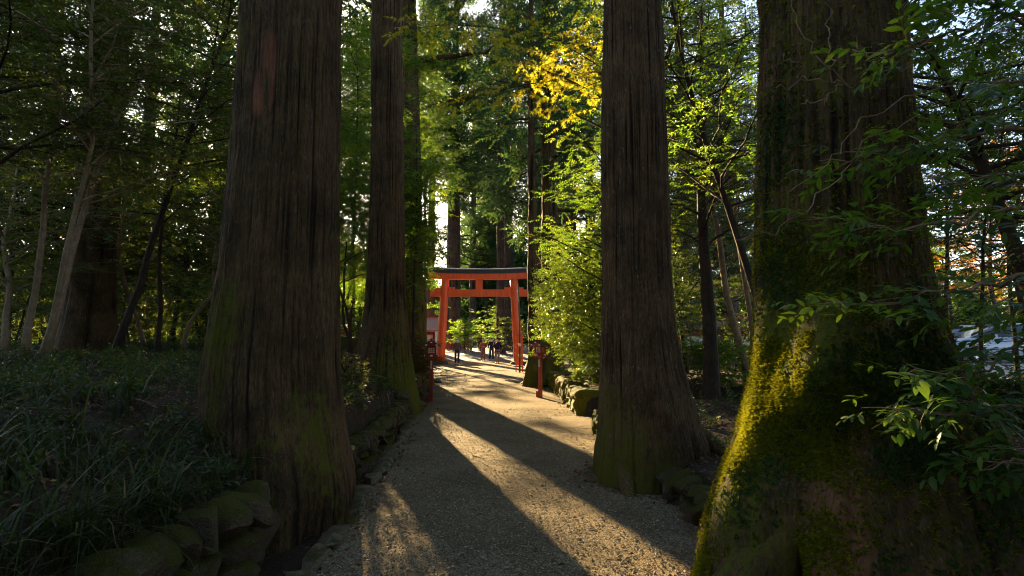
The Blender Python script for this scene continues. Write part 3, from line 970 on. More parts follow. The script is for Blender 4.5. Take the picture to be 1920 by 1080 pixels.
# middle left: mossy skirt with roots on the gutter edge
def mossD(t, z, V):
    n = fbm(V * np.array([3, 3, 1.2]), 94, 3)
    return .20 + .52 * np.exp(-np.maximum(z - .2, 0) / 1.9) + .18 * n + .10 * th_dir(t, R(-40))
D_ROWS = [(0, 699, 752), (300, 696, 757), (450, 693, 758), (550, 688, 760), (610, 680, 765), (660, 668, 771), (700, 658, 776), (740, 650, 783), (775, 646, 790)]
rootD, _ = big_cedar('slender tall cedar with a flaring mossy foot beside the gutter', 41, 12.1, D_ROWS, 29,
                     [(R(-30), .3, .30, .5), (R(-55), .14, -.12, .45), (R(-80), .2, .14, .5), (R(250), .3, .12, .4), (R(185), .4, .30, .6)], (13.5, 3.6, 34), mossD, roots=[((-2.45, 11.95, .8), (-1.92, 11.55, -.06), .20, .08, .18), ((-2.65, 11.8, .6), (-2.5, 11.2, .0), .18, .07, .12), ((-3.0, 12.1, 1.1), (-3.6, 11.9, .55), .2, .08, .14)], nth=260, dz=.04, barkd=.018, zfine=11)

def mossE(t, z, V):
    n = fbm(V * np.array([3, 3, 1.2]), 95, 3)
    return .38 + .35 * np.exp(-np.maximum(z - .2, 0) / 2.2) + .2 * n + .1 * th_dir(t, R(-60))
E_ROWS = [(0, 742, 779), (300, 741, 789), (500, 740, 793), (640, 738, 799), (680, 735, 806), (715, 730, 813)]
rootE, _ = big_cedar('cedar standing close behind the slender one, greenish all the way up', 53, 20.3, E_ROWS, 31,
                     [(R(-30), .3, .2, .4), (R(-90), .3, .2, .4)], (11.5, 4.6, 40, 11), mossE, nth=200, dz=.06, barkd=.025, zfine=14)
# ------------------------------------------------------------------ cedars beside and beyond the gate
def no_front(ymin):
    return lambda P, nrng: P[:, 1] > ymin
def at0(px, Y):
    p = at(px, 640, Y)
    return p[0], p[1]
x, y = at0(1032, 19.8)
H2 = far_cedar('broad cedar at the right of the gate, mossy root foot and drooping dark crown', 61, x, y, .28, 24, 6.0, 3.4, 46, group=None, bark='mossy_bark', moss=.30, nsp=14, flare=.55, sc_=1.1, clump=.65, nth=140)
x, y = at0(998, 19.1)
far_cedar('thin mossy cedar close beside the gate post', 62, x, y, .13, 17, 8.5, 1.9, 22, group=None, bark='mossy_bark', moss=.42, flare=.3, sc_=1.1, clump=.6, nth=80)
x, y = at0(849, 60)
far_cedar('tall pale trunked cedar rising behind the gate beam', 63, x, y, .76, 46, 19.0, 7.6, 86, nsp=19, sc_=1.8, clump=1.0, moss=.05, bark='far_bark')
x, y = at0(938, 52)
far_cedar('narrow cedar seen over the right half of the gate beam', 64, x, y, .34, 34, 14, 4.6, 52, nsp=15, sc_=1.5, clump=.95, moss=.05, bark='far_bark')
x, y = at0(953, 57)
far_cedar('thicker of the cedars over the right half of the gate beam', 65, x, y, .50, 38, 17, 5.0, 56, nsp=15, sc_=1.6, clump=1.0, moss=.05, bark='far_bark')
x, y = at0(165, 14.5)
far_cedar('stout dark reddish cedar among slim stems on the left bank', 66, x, y, .46, 26, 10, 4.5, 40, group=None, moss=.15, sc_=1.3)
FAR = [
    (886, 74, .45, 36, 11, 6.5, 76, 'cedar far behind the middle of the gate'),
    (915, 80, .5, 40, 9, 5.5, 56, 'furthest cedar behind the middle of the gate'),
    (806, 56, .38, 38, 15, 5.0, 76, 'cedar crown far behind the left gate post'),
    (1012, 44, .45, 32, 9, 4.8, 56, 'cedar behind the drooping crown right of the gate'),
    (1070, 36, .45, 30, 9, 5.0, 56, 'cedar behind the sunlit bush'),
    (1110, 55, .5, 38, 6, 6.0, 60, 'distant cedar left of the straight grey trunk'),
    (572, 44, .5, 34, 9, 5.5, 50, 'cedar half hidden by the massive left trunk'),
    (395, 30, .35, 28, 7, 5.0, 50, 'cedar behind the twisting stems on the left'),
    (255, 36, .45, 32, 6, 5.5, 56, 'cedar deep in the left wood behind the glossy leaves'),
    (60, 30, .4, 30, 6, 5.5, 54, 'cedar behind the pale twin stems'),
    (-60, 22, .4, 26, 5, 5.0, 44, 'cedar at the left border of the picture'),
    (1290, 34, .4, 32, 7, 5.5, 56, 'cedar between the two great right trunks'),
    (1375, 44, .5, 36, 5, 6.0, 56, 'cedar behind the leaning stems on the right'),
    (1235, 60, .5, 40, 5, 6.5, 56, 'distant cedar behind the straight grey trunk'),
]
for k, (px, Y, r, H, z0, rm, nb, lb) in enumerate(FAR):
    x, y = at0(px, Y)
    far_cedar(lb, 100 + k * 3, x, y, r, H, z0, rm, nb, bark='far_bark', nsp=17, sc_=1.5, clump=1.0)

# far wood that reads as one mass
rng, nrng = rs(7)
P = []
for k in range(210):
    t = rng.random()
    px = rng.uniform(-500, 2300)
    Y = rng.uniform(75, 125)
    if 1640 < px: Y *= .95
    x, y = at0(px, Y)
    H = rng.uniform(8, 17) if px < 740 else rng.uniform(9, 28) if px < 1650 else rng.uniform(6, 15)
    n = 420
    th, ph = nrng.uniform(0, 6.283, n), nrng.uniform(-1, 1, n)
    rr = (1 - .55 * (ph + 1) / 2) * rng.uniform(2.5, 4.5)
    cl = .75 + .35 * np.sin(th * 3 + ph * 7 + k)
    P.append(np.stack([x + np.cos(th) * rr * cl, y + np.sin(th) * rr * cl, .5 + (ph + 1) / 2 * H + nrng.normal(0, .4, n)], 1))
for k in range(26):                                     # the wood goes on behind the viewpoint
    ang = rng.uniform(-.62, .62) * math.pi - math.pi / 2
    dist = rng.uniform(9, 34)
    x, y = math.cos(ang) * dist, math.sin(ang) * dist
    if y > 2 or abs(x) < 2.2:
        continue
    n = 300
    th, ph = nrng.uniform(0, 6.283, n), nrng.uniform(-1, 1, n)
    rr = (1 - .55 * (ph + 1) / 2) * rng.uniform(2.2, 4)
    P.append(np.stack([x + np.cos(th) * rr, y + np.sin(th) * rr, .5 + (ph + 1) / 2 * rng.uniform(8, 20)], 1))
P = np.concatenate(P)
P = P[sun_gap(P, nrng, margin=1.3)]
a = Acc()
big = [make_spray(random.Random(5 + i), 10, 1.5, leaf_quad(.62, .34), twig=0) for i in range(4)]
scatter(a, big, P, nrng.normal(0, 1, (len(P), 3)) + [0, 0, -.2], nrng.normal(0, .6, (len(P), 3)) + [0, 0, 1], nrng.uniform(.7, 1.3, len(P)), nrng)
mk('far_woods', a, M['needle'], smooth_=False, kind='stuff')

# ------------------------------------------------------------------ broadleaf trees of the left bank
LG = 'slim trees on the left bank'
def pos(px, Y):
    x, y = at0(px, Y)
    return (x, y)
broadleaf('broadleaf_tree', 'pale slim tree with two stems at the left, dark glossy leaves above', 'tree', 201, pos(48, 9.4), 7.5, 2.9, 2.6, 34, .06, 'camellia', 'camellia', 'grey_bark', lean=(.03, 0), stems=1, tl=.75, group=LG)
broadleaf('broadleaf_tree', 'pale slim tree forking at head height, leaning right', 'tree', 202, pos(80, 9.0), 7.8, 2.8, 2.7, 36, .062, 'camellia', 'camellia', 'grey_bark', lean=(.14, .02), stems=2, tl=.75, group=LG)
broadleaf('broadleaf_tree', 'thin straight stem in the middle of the left bank', 'tree', 203, pos(297, 12.5), 7.5, 3.2, 2.3, 30, .055, 'camellia', 'camellia', 'brown_bark', lean=(-.02, 0), tl=.7, group=LG)
broadleaf('broadleaf_tree', 'short crooked pale stem right of the thin straight one', 'tree', 204, pos(338, 14.5), 5.5, 1.6, 2.2, 26, .065, 'camellia', 'camellia', 'grey_bark', lean=(.02, 0), wig=.16, tl=.7, group=LG)
broadleaf('broadleaf_tree', 'pale mottled stem next to the massive left trunk, fanning branches', 'tree', 205, pos(402, 15), 8.0, 2.6, 2.8, 34, .12, 'camellia', 'fresh', 'grey_bark', lean=(.02, .03), tl=.75, elev=(30, 65), group=LG)
broadleaf('broadleaf_tree', 'small bent tree at the left border, low crooked stem', 'tree', 206, pos(6, 12), 6.0, 1.5, 2.5, 28, .075, 'camellia', 'camellia', 'grey_bark', wig=.13, tl=.7, group=LG)
broadleaf('broadleaf_tree', 'crooked stem between the dark cedar and the thin straight stem', 'tree', 207, pos(275, 15.5), 6.0, 1.9, 2.4, 28, .06, 'camellia', 'camellia', 'grey_bark', wig=.15, tl=.7, group=LG)
broadleaf('broadleaf_tree', 'leafy tree filling the dark upper left corner', 'tree', 208, pos(-70, 8.2), 8.0, 2.8, 3.0, 38, .1, 'camellia', 'camellia', 'brown_bark', lean=(.06, 0), tl=.8, group=LG)
broadleaf('broadleaf_tree', 'dense glossy tree above the thin straight stem', 'tree', 209, pos(215, 11), 9.0, 4.0, 3.0, 40, .07, 'camellia', 'camellia', 'brown_bark', lean=(.05, 0), tl=.8, group=LG)
broadleaf('broadleaf_tree', 'green tree behind the massive left trunk', 'tree', 210, pos(470, 18), 10, 2.5, 3.2, 42, .09, 'camellia', 'understory', 'brown_bark', tl=.85, group=LG)
broadleaf('broadleaf_tree', 'green tree deep in the left wood behind the stout dark cedar', 'tree', 211, pos(120, 22), 11, 2.0, 3.6, 44, .1, 'far', 'understory', 'brown_bark', tl=.9, step=.4, per=5, group=LG)
broadleaf('broadleaf_tree', 'green tree deep in the left wood behind the crooked stems', 'tree', 212, pos(320, 25), 12, 2.0, 4.0, 48, .1, 'far', 'understory', 'brown_bark', tl=.95, step=.4, per=5, group=LG)
broadleaf('broadleaf_tree', 'deep green tree at the far left edge of the wood', 'tree', 213, pos(10, 20), 11, 1.5, 3.6, 44, .1, 'far', 'camellia', 'brown_bark', tl=.9, step=.4, per=5, group=LG)
broadleaf('broadleaf_tree', 'light leaved tree in the bright gap left of the slender trunk', 'tree', 214, pos(690, 16.5), 10.5, 1.8, 2.4, 60, .06, 'camellia', 'fresh', 'brown_bark', tl=.65, step=.18, per=4, wig=.03, group=LG)
broadleaf('broadleaf_tree', 'tall feathery tree above the bright gap, crown high up', 'tree', 218, pos(668, 21), 14, 6.5, 3.0, 52, .08, 'camellia', 'fresh', 'brown_bark', tl=.8, step=.18, per=5, wig=.03, group=LG)
broadleaf('broadleaf_tree', 'tall leafy tree between the slender trunk and the gate, crown high up', 'tree', 219, pos(716, 30), 16, 7.0, 3.4, 60, .08, 'camellia', 'fresh', 'brown_bark', tl=.9, step=.2, per=5, wig=.03, group=LG)
broadleaf('broadleaf_tree', 'tall dark leaved tree far back in the bright gap', 'tree', 220, pos(650, 34), 22, 7.5, 4.4, 70, .12, 'far', 'fresh', 'brown_bark', tl=1.0, step=.3, per=4, wig=.02, group=LG)
broadleaf('broadleaf_tree', 'tall tree with a high crown over the left gate post', 'tree', 221, pos(796, 41), 24, 11.5, 3.2, 60, .12, 'far', 'fresh', 'brown_bark', tl=1.0, step=.3, per=4, wig=.02, group=LG)
broadleaf('broadleaf_tree', 'slight understorey tree close behind the massive left trunk, leaves before the slender one', 'tree', 222, pos(655, 13.6), 7.8, 1.6, 1.2, 40, .035, 'small', 'fresh', 'brown_bark', tl=.5, step=.18, per=4, wig=.05, group=LG)
broadleaf('broadleaf_tree', 'broad tree beside the shrine office, behind the second left cedar', 'tree', 223, (-7.6, 43.5), 13, 2.8, 3.8, 60, .13, 'far', 'fresh', 'brown_bark', tl=1.0, step=.32, per=4, wig=.03, gapk=.85, group=LG)
broadleaf('broadleaf_tree', 'broad tree left of the shrine office, behind the slender trunk', 'tree', 224, (-10.4, 40), 12, 2.6, 3.4, 56, .13, 'far', 'fresh', 'brown_bark', tl=1.0, step=.32, per=4, wig=.03, gapk=.85, group=LG)
broadleaf('broadleaf_tree', 'thin leaved tree further back in the bright gap', 'tree', 215, pos(660, 27), 13, 3.0, 3.2, 46, .09, 'camellia', 'brownish', 'brown_bark', tl=.8, per=4, wig=.03, group=LG)
broadleaf('broadleaf_tree', 'yellow green tree between the slender trunk and the one behind it', 'tree', 216, pos(776, 18.6), 8.5, 1.6, 1.05, 46, .06, 'camellia', 'fresh', 'brown_bark', lean=(.03, 0), tl=.5, step=.2, per=4, wig=.04, gapk=.85, group=LG)
broadleaf('broadleaf_tree', 'dark tree behind the massive left trunk, higher up', 'tree', 217, pos(560, 30), 14, 3.0, 4.0, 44, .1, 'far', 'understory', 'brown_bark', tl=.9, step=.4, per=5, group=LG)

# low shrubs that close the view under the left crowns
for k, (px, Y, H, lb, mt) in enumerate([
        (25, 17, 2.6, 'low bush at the left border behind the pale stems', 'camellia'), (150, 26, 3.2, 'bush behind the stout dark cedar', 'fresh'),
        (245, 20, 2.6, 'bush right of the stout dark cedar', 'camellia'), (330, 30, 3.4, 'sunny bush far behind the crooked stems', 'fresh'),
        (395, 22, 2.6, 'bush behind the pale mottled stem', 'fresh'), (500, 27, 3.2, 'bush behind the massive trunk', 'fresh'), (640, 19, 1.5, 'leafy bush before the low open hall', 'fresh')]):
    broadleaf('shrub', lb, 'shrub', 240 + k, pos(px, Y), H, .3, 1.9, 26, .04, 'camellia', mt, 'brown_bark', tl=.6, group='low bushes in the left wood')

# ------------------------------------------------------------------ right side
RG = 'slim trees on the right bank'
broadleaf('maple_tree', 'yellow leaved maple reaching over the path from behind the straight grey cedar', 'tree', 301, pos(1170, 9.9), 8.6, 4.9, 3.9, 40, .085, 'maple', 'maple', 'brown_bark', lean=(-.12, .0), tl=.85, step=.22, gap=0,
          prune=lambda P, nr: (P[:, 2] > 5.2) & (P[:, 0] < 1.7) & ((P[:, 2] > 6.1) | (nr.uniform(0, 1, len(P)) < .85)))
broadleaf('broadleaf_tree', 'fresh green tree with leaves glowing beside the straight grey cedar', 'tree', 302, pos(1172, 12.6), 7.0, 2.2, 2.4, 42, .07, 'small', 'fresh', 'brown_bark', lean=(-.06, .03), tl=.7, step=.22, gapk=.5, group=RG)
broadleaf('broadleaf_tree', 'mossy pale trunk standing between the two great right cedars', 'tree', 303, pos(1330, 11.2), 9.0, 3.6, 2.6, 34, .165, 'small', 'understory', 'brown_bark', lean=(.0, 0), wig=.02, tl=.7, limb_r=.25, group=RG)
broadleaf('broadleaf_tree', 'leaning pale stem close to the mossy giant', 'tree', 304, pos(1405, 12.4), 8.5, 3.2, 2.5, 30, .085, 'small', 'understory', 'grey_bark', lean=(-.05, 0), stems=2, tl=.7, group=RG)
broadleaf('broadleaf_tree', 'yellow tipped tree above the gap between the right cedars', 'tree', 305, pos(1450, 8.0), 7.4, 3.3, 2.6, 34, .07, 'small', 'fresh', 'brown_bark', lean=(-.06, 0), tl=.7, gapk=.6, group=RG)
broadleaf('broadleaf_tree', 'dark understorey tree behind the mossy pale trunk', 'tree', 306, pos(1285, 16), 9.0, 1.6, 3.0, 42, .07, 'camellia', 'understory', 'brown_bark', tl=.8, group=RG)
broadleaf('broadleaf_tree', 'dark understorey tree behind the leaning pale stem', 'tree', 307, pos(1385, 19), 10, 1.6, 3.2, 44, .08, 'camellia', 'camellia', 'brown_bark', tl=.85, group=RG)
broadleaf('broadleaf_tree', 'broad tree far between the right cedars', 'tree', 308, pos(1310, 27), 12, 2.6, 4.0, 46, .1, 'far', 'understory', 'brown_bark', tl=.95, step=.4, per=5, group=RG)
broadleaf('broadleaf_tree', 'dark curved tree leaning in from the upper right', 'tree', 309, pos(1985, 8.2), 7.5, 3.2, 2.8, 36, .14, 'camellia', 'camellia', 'brown_bark', lean=(-.20, 0), tl=.8, group=RG)
broadleaf('broadleaf_tree', 'thin dark sapling right of the mossy giant', 'tree', 310, pos(1838, 8.8), 6.2, 1.7, 2.2, 34, .035, 'camellia', 'camellia', 'brown_bark', tl=.65, group=RG)
broadleaf('broadleaf_tree', 'thin stem at the right border against the parking lot', 'tree', 311, pos(1905, 9.6), 6.5, 2.2, 2.3, 32, .04, 'camellia', 'fresh', 'brown_bark', tl=.7, group=RG)
broadleaf('broadleaf_tree', 'orange autumn tree beyond the parking lot', 'tree', 312, pos(1870, 34), 13, 3.2, 4.5, 48, .16, 'far', 'autumn', 'brown_bark', tl=1.0, step=.38, gap=0)
broadleaf('broadleaf_tree', 'leafy tree between the mossy giant and the thin sapling', 'tree', 313, pos(1770, 13), 8.0, 2.7, 2.7, 40, .06, 'camellia', 'understory', 'brown_bark', tl=.75, group=RG)
broadleaf('broadleaf_tree', 'tall leafy tree above the right border', 'tree', 314, pos(1930, 13.5), 9.5, 3.4, 3.0, 40, .08, 'camellia', 'camellia', 'brown_bark', tl=.8, group=RG)
broadleaf('broadleaf_tree', 'yellow green tree beyond the parked cars', 'tree', 315, pos(1790, 44), 10, 2.0, 4.5, 44, .15, 'far', 'fresh', 'brown_bark', tl=1.0, step=.4, gap=0)
broadleaf('broadleaf_tree', 'yellow tree at the end of the parking lot', 'tree', 316, pos(1935, 46), 9, 1.8, 4.2, 40, .15, 'far', 'maple', 'brown_bark', tl=1.0, step=.45, gap=0)

# the glossy bush beside the gate, a rounded wall of backlit leaves
def leaf_mass(label, seed, c, rad, n, kind, mat, stems, cut, lump=.28, spr=1.0, group=None):
    """a bush whose leaves fill an uneven rounded body, thickest towards the outside"""
    rng, nrng = rs(seed)
    c, rad_ = np.array(c, float), np.array(rad, float)
    zb = gz(c[0], c[1])
    root = thing('shrub', label, 'shrub', (c[0], c[1], zb), group)
    u = norm(nrng.normal(0, 1, (n, 3)))
    rr = nrng.uniform(0, 1, n) ** .42 * (1 + lump * fbm(u * 2.1 + seed, seed, 3) * 2.0)
    P = c + u * rad_ * rr[:, None]
    hole = fbm(P * 1.25, seed + 3, 3)
    k = cut(P) & (hole > -.30)
    P, u = P[k], u[k]
    D = u * [1, 1, .35] + nrng.normal(0, .45, P.shape) + [0, 0, -.12]
    a = Acc()
    scatter(a, sprays(kind), P, D, nrng.normal(0, .38, P.shape) + [0, 0, 1] + u * .25, nrng.uniform(.75, 1.2, len(P)) * spr, nrng)
    mk('crown', a, M[mat], root, smooth_=False)
    w = Acc()
    for q in range(stems):
        b = np.array([c[0] + rng.uniform(-.35, .35) * rad_[0], c[1] + rng.uniform(-.35, .35) * rad_[1], 0]); b[2] = gz(b[0], b[1]) - .08
        pts = polyline(rng, b, (rng.uniform(-.25, .25), rng.uniform(-.25, .25), 1), rad_[2] * 1.5, 8, .12)
        w.tube(pts, np.linspace(.05, .012, 9), 6)
        for t in (.3, .5, .7, .85):
            p, d = along(pts, t)
            lp = polyline(rng, p, (rng.uniform(-1, 1), rng.uniform(-1, 1), .5), rad_[0] * .8, 5, .15)
            w.tube(lp, np.linspace(.02, .005, 6), 5)
    mk('trunk', w, M['brown_bark'], root, attrs={'moss': np.full(sum(len(v) for v in w.V), .2)})
    return root
leaf_mass('big glossy bush right of the gate, sunlit leaves hanging over the mossy wall', 330, (2.65, 15.5, 2.35), (2.05, 2.7, 2.5), 7200, 'camellia', 'hedge', 6,
          lambda P: (P[:, 2] > np.where(P[:, 0] < 1.45, 1.12, .62)) & (P[:, 0] > .70))
leaf_mass('smaller glossy bush at the end of the mossy wall', 331, (2.5, 12.9, 1.25), (1.0, 1.0, .95), 2200, 'small', 'hedge', 3,
          lambda P: (P[:, 2] > .60) & (P[:, 0] > 1.40))
broadleaf('shrub', 'brown green bush between the two left cedars and the lantern', 'shrub', 332, pos(780, 16.8), 1.6, .05, .75, 40, .03, 'cypress', 'brownish', 'brown_bark', tl=.4, step=.12, per=4, elev=(10, 60), gapk=.6)
broadleaf('shrub', 'pale sprawling weeds on the wall between the left cedars', 'shrub', 333, pos(655, 9.4), .62, .05, .50, 46, .012, 'weed', 'weed', 'brown_bark', tl=.34, step=.1, per=3, elev=(25, 75))
broadleaf('shrub', 'pale weeds further along the left wall', 'shrub', 334, pos(645, 8.0), .5, .05, .38, 30, .010, 'weed', 'weed', 'brown_bark', tl=.3, step=.1, per=3, elev=(25, 75))
broadleaf('shrub', 'sunlit yellow bush beyond the gate, left of centre', 'shrub', 335, pos(872, 53), 3.3, .3, 1.9, 30, .05, 'far', 'fresh', 'brown_bark', tl=.7, step=.3, gapk=.5, group='bushes behind the gate')
broadleaf('shrub', 'sunlit yellow bush beyond the gate, under its strut', 'shrub', 336, pos(905, 58), 4.6, .3, 2.2, 34, .05, 'far', 'fresh', 'brown_bark', tl=.8, step=.3, gapk=.5, group='bushes behind the gate')
broadleaf('shrub', 'dark bush beyond the gate beside its right post', 'shrub', 337, pos(962, 50), 3.4, .2, 2.0, 32, .05, 'far', 'camellia', 'brown_bark', tl=.8, step=.3, group='bushes behind the gate')
broadleaf('shrub', 'dark bush behind the red fence', 'shrub', 338, pos(842, 61), 4.0, .2, 2.8, 36, .05, 'far', 'camellia', 'brown_bark', tl=.8, step=.3, group='bushes behind the gate')
broadleaf('shrub', 'dark bush at the back of the court, right of the sunlit ones', 'shrub', 339, pos(935, 64), 5.5, .2, 3.0, 36, .05, 'far', 'camellia', 'brown_bark', tl=.9, step=.32, group='bushes behind the gate')
for k, (px, Y, H, lb, mt) in enumerate([
        (1300, 21, 2.4, 'low bush in front of the red hall on the right', 'camellia'), (1375, 15, 1.5, 'low bush behind the mossy giant', 'camellia'),
        (1345, 12, .9, 'little plant at the foot of the mossy pale trunk', 'fresh'), (1750, 9.5, .9, 'low bush at the right edge of the mossy giant', 'camellia'),
        (1900, 7.0, .6, 'low bush in the lower right by the parking lot', 'camellia'), (1180, 26, 3.2, 'bush hidden behind the straight grey cedar', 'fresh')]):
    broadleaf('shrub', lb, 'shrub', 350 + k, pos(px, Y), H, .15, min(1.6, H * .75), 24, .03, 'camellia', mt, 'brown_bark', tl=.5, step=.24, group='low bushes in the right wood')

# young leafy trees and tall bushes that fill the gaps between the left trunks
leaf_mass('young leafy tree in the gap between the massive and the slender left trunk', 341, (at0(664, 13.0)[0], 13.0, 4.3), (.70, .6, 2.0), 1900, 'small', 'fresh', 2, lambda P: P[:, 2] > 1.6)
leaf_mass('young yellow green tree right of the mossy cedar behind the slender one', 342, (at0(786, 19.0)[0], 19.0, 5.4), (.55, .7, 2.6), 2000, 'small', 'fresh', 1, lambda P: P[:, 2] > 2.4)
for k, (px, Y, z, r_, lb) in enumerate([(215, 26, 4.5, (3.4, 2, 4.2), 'tall dark thicket behind the stout dark cedar'), (330, 30, 5.5, (3.2, 2, 5.0), 'tall dark thicket behind the crooked stems'),
                                       (420, 24, 4.0, (2.2, 2, 3.6), 'tall dark thicket behind the mottled stem'), (60, 27, 4.5, (4, 2, 4.2), 'tall dark thicket behind the pale stems at the left'), (560, 33, 5, (3, 2, 4.5), 'tall thicket behind the massive left trunk')]):
    leaf_mass(lb, 345 + k, (at0(px, Y)[0], Y, z), r_, 3000, 'far', 'understory', 3, lambda P: P[:, 2] > .8, group='thickets in the left wood')
# ------------------------------------------------------------------ foreground branches reaching in from the right
def hand_branch(rng, wood, S, pxpts, r0, tl=.22, step=.09, per=2, leafy=1.0, start=.15):
    pts = np.array([at(px, py, Y * .68) for px, py, Y in pxpts])
    # resample with a wander
    t = np.linspace(0, len(pts) - 1, 4 * len(pts))
    fine = np.stack([np.interp(t, np.arange(len(pts)), pts[:, k]) for k in range(3)], 1)
    fine[1:-1] += np.array([[rng.gauss(0, .012) for _ in range(3)] for _ in range(len(fine) - 2)])
    wood.tube(fine, np.linspace(r0, .002, len(fine)), 6, False)
    if leafy:
        twigs_on(rng, wood, S, fine, tl, step, per=per, start=start, r=.0028, spread=50, droop=-.05)
rng, nrng = rs(401)
root = thing('broadleaf_tree', 'near tree with large glossy leaves spreading in from the right border', 'tree', (3.0, 2.45, gz(3.0, 2.45)))
wood = Acc(); S = [[], [], []]
tr = polyline(rng, (3.0, 2.45, gz(3.0, 2.45) - .1), (-.01, .01, 1), 4.6, 12, .05)
wood.tube(tr, np.linspace(.055, .015, 13), 10)
BR = [
    [(2250, 150, 3.5), (2050, 20, 3.5), (1880, 30, 3.45), (1760, 70, 3.4), (1640, 100, 3.35)],
    [(2250, 120, 3.5), (2080, 90, 3.3), (1960, 60, 3.2), (1850, 10, 3.2), (1780, -30, 3.2)],
    [(2240, 330, 3.5), (2000, 250, 3.6), (1850, 240, 3.6), (1700, 280, 3.55), (1570, 300, 3.5)],
    [(2240, 420, 3.5), (2020, 380, 3.4), (1850, 400, 3.4), (1690, 430, 3.4), (1540, 410, 3.4)],
    [(2240, 560, 3.5), (2020, 500, 3.5), (1860, 530, 3.45), (1700, 560, 3.4), (1540, 570, 3.35)],
    [(2240, 620, 3.5), (2050, 600, 3.3), (1930, 640, 3.3), (1850, 690, 3.3), (1700, 700, 3.2)],
    [(2240, 760, 3.5), (2040, 740, 3.4), (1900, 760, 3.3), (1800, 770, 3.2), (1680, 780, 3.1)],
    [(2240, 860, 3.5), (2060, 830, 3.4), (1940, 850, 3.3), (1860, 880, 3.2)],
    [(2250, 240, 3.5), (2080, 190, 3.8), (1980, 160, 3.9), (1880, 150, 4.0), (1800, 190, 4.0)],
    [(2240, 500, 3.5), (2060, 440, 3.9), (1960, 330, 4.0), (1860, 330, 4.0), (1760, 350, 4.0)],
    [(2240, 700, 3.5), (2060, 680, 3.8), (1980, 560, 3.9), (1900, 590, 3.9)],
]
for b in BR:
    hand_branch(rng, wood, S, b, .014, start=.38)
# bare winter twigs in front of the mossy giant
BARE = [
    [(2050, 20, 3.5), (1900, 60, 3.5), (1760, 110, 3.6), (1660, 140, 3.5), (1590, 160, 3.45), (1520, 150, 3.4), (1455, 165, 3.4)],
    [(1590, 160, 3.45), (1530, 110, 3.42), (1500, 60, 3.4), (1475, -20, 3.4)],
    [(1560, 155, 3.45), (1555, 90, 3.42), (1560, 20, 3.4), (1540, -20, 3.4)],
    [(2000, 250, 3.6), (1850, 225, 3.6), (1720, 220, 3.55), (1620, 260, 3.5), (1580, 330, 3.5), (1500, 400, 3.45), (1430, 440, 3.4), (1380, 450, 3.4)],
    [(1980, 160, 3.9), (1830, 150, 3.7), (1690, 180, 3.55), (1600, 240, 3.5), (1560, 300, 3.5), (1480, 360, 3.45)],
    [(1520, 150, 3.4), (1490, 120, 3.4), (1470, 100, 3.4)],
    [(1580, 160, 3.4), (1540, 190, 3.4), (1500, 195, 3.4)],
    [(1660, 140, 3.5), (1620, 110, 3.45), (1600, 70, 3.45)],
]
for b in BARE:
    hand_branch(rng, wood, S, b, .0034, leafy=0)
mk('trunk', wood, M['grey_bark'], root, attrs={'moss': np.full(sum(len(v) for v in wood.V), .1)})
P = np.array(S[0]); keep = nrng.uniform(0, 1, len(P)) < .95
a = Acc()
scatter(a, sprays('large'), P[keep], np.array(S[1])[keep], np.array(S[2])[keep], nrng.uniform(.42, 1.02, keep.sum()), nrng)
M['near_leaf'] = leaf_mat('large_glossy_leaf', [(0, (.022, .055, .010)), (.6, (.04, .09, .014)), (1, (.09, .14, .02))], [(0, (.09, .2, .015)), (1, (.26, .40, .02))], .42, .4, .3)
mk('crown', a, M['near_leaf'], root, smooth_=True)

# ------------------------------------------------------------------ moss and ivy growing on the giant's bark
def surf_scatter(acc_tr, maskf, n, seed):
    rng_ = np.random.default_rng(seed)
    V = acc_tr.V[0]
    Q = acc_tr.Fq[0]
    w = maskf(V)[Q[:, 0]]
    a_ = V[Q[:, 1]] - V[Q[:, 0]]; b_ = V[Q[:, 3]] - V[Q[:, 0]]
    nn = np.cross(a_, b_)
    ar = np.linalg.norm(nn, axis=1)
    pr_ = w * ar
    k = rng_.choice(len(Q), n, p=pr_ / pr_.sum())
    u, v = rng_.uniform(0, 1, (n, 1)), rng_.uniform(0, 1, (n, 1))
    return V[Q[k, 0]] + a_[k] * u + b_[k] * v, norm(nn[k]), rng_
cB = np.array(rootB.location)
def angB(V): return np.arctan2(V[:, 1] - 3.15, V[:, 0] - cB[0])
def dang(a_, b_): return (a_ - b_ + math.pi) % (2 * math.pi) - math.pi
def mB(V):
    d = dang(angB(V), R(212))
    n = np.clip(.35 + 1.6 * fbm(V * 5, 401, 3), 0, 1)
    m = np.exp(-(d / .75) ** 2) * np.exp(-((V[:, 2] - 1.36) / .5) ** 2) + .5 * np.exp(-(dang(angB(V), R(200)) / .6) ** 2) * (V[:, 2] < .9)
    return m * n * (V[:, 2] < 4.6) + .02 * (V[:, 2] < 4)
Pm, Nm, nr = surf_scatter(accB, mB, 42000, 402)
def tuft(rng_):
    V, Ft, G = [], [], []
    for k in range(5):
        az = rng_.uniform(0, 6.28); el = rng_.uniform(.3, 1.1)
        d = np.array([math.cos(az) * math.sin(el), math.cos(el), math.sin(az) * math.sin(el)])
        s = np.cross(d, [rng_.uniform(-1, 1), .3, rng_.uniform(-1, 1)]); s = s / np.linalg.norm(s) * .0026
        V += [-s, s, d * rng_.uniform(.008, .017)]
        Ft.append([k * 3, k * 3 + 1, k * 3 + 2]); G += [k // 2] * 3
    return np.array(V), [np.array(Ft)], np.array(G)
rt = random.Random(9)
tufts = [tuft(rt) for _ in range(6)]
a = Acc()
dd = Nm + nr.normal(0, .35, Nm.shape) + [0, 0, -.25]
scatter(a, tufts, Pm - Nm * .002, dd, nr.normal(0, 1, Nm.shape), nr.uniform(.9, 1.9, len(Pm)), nr)
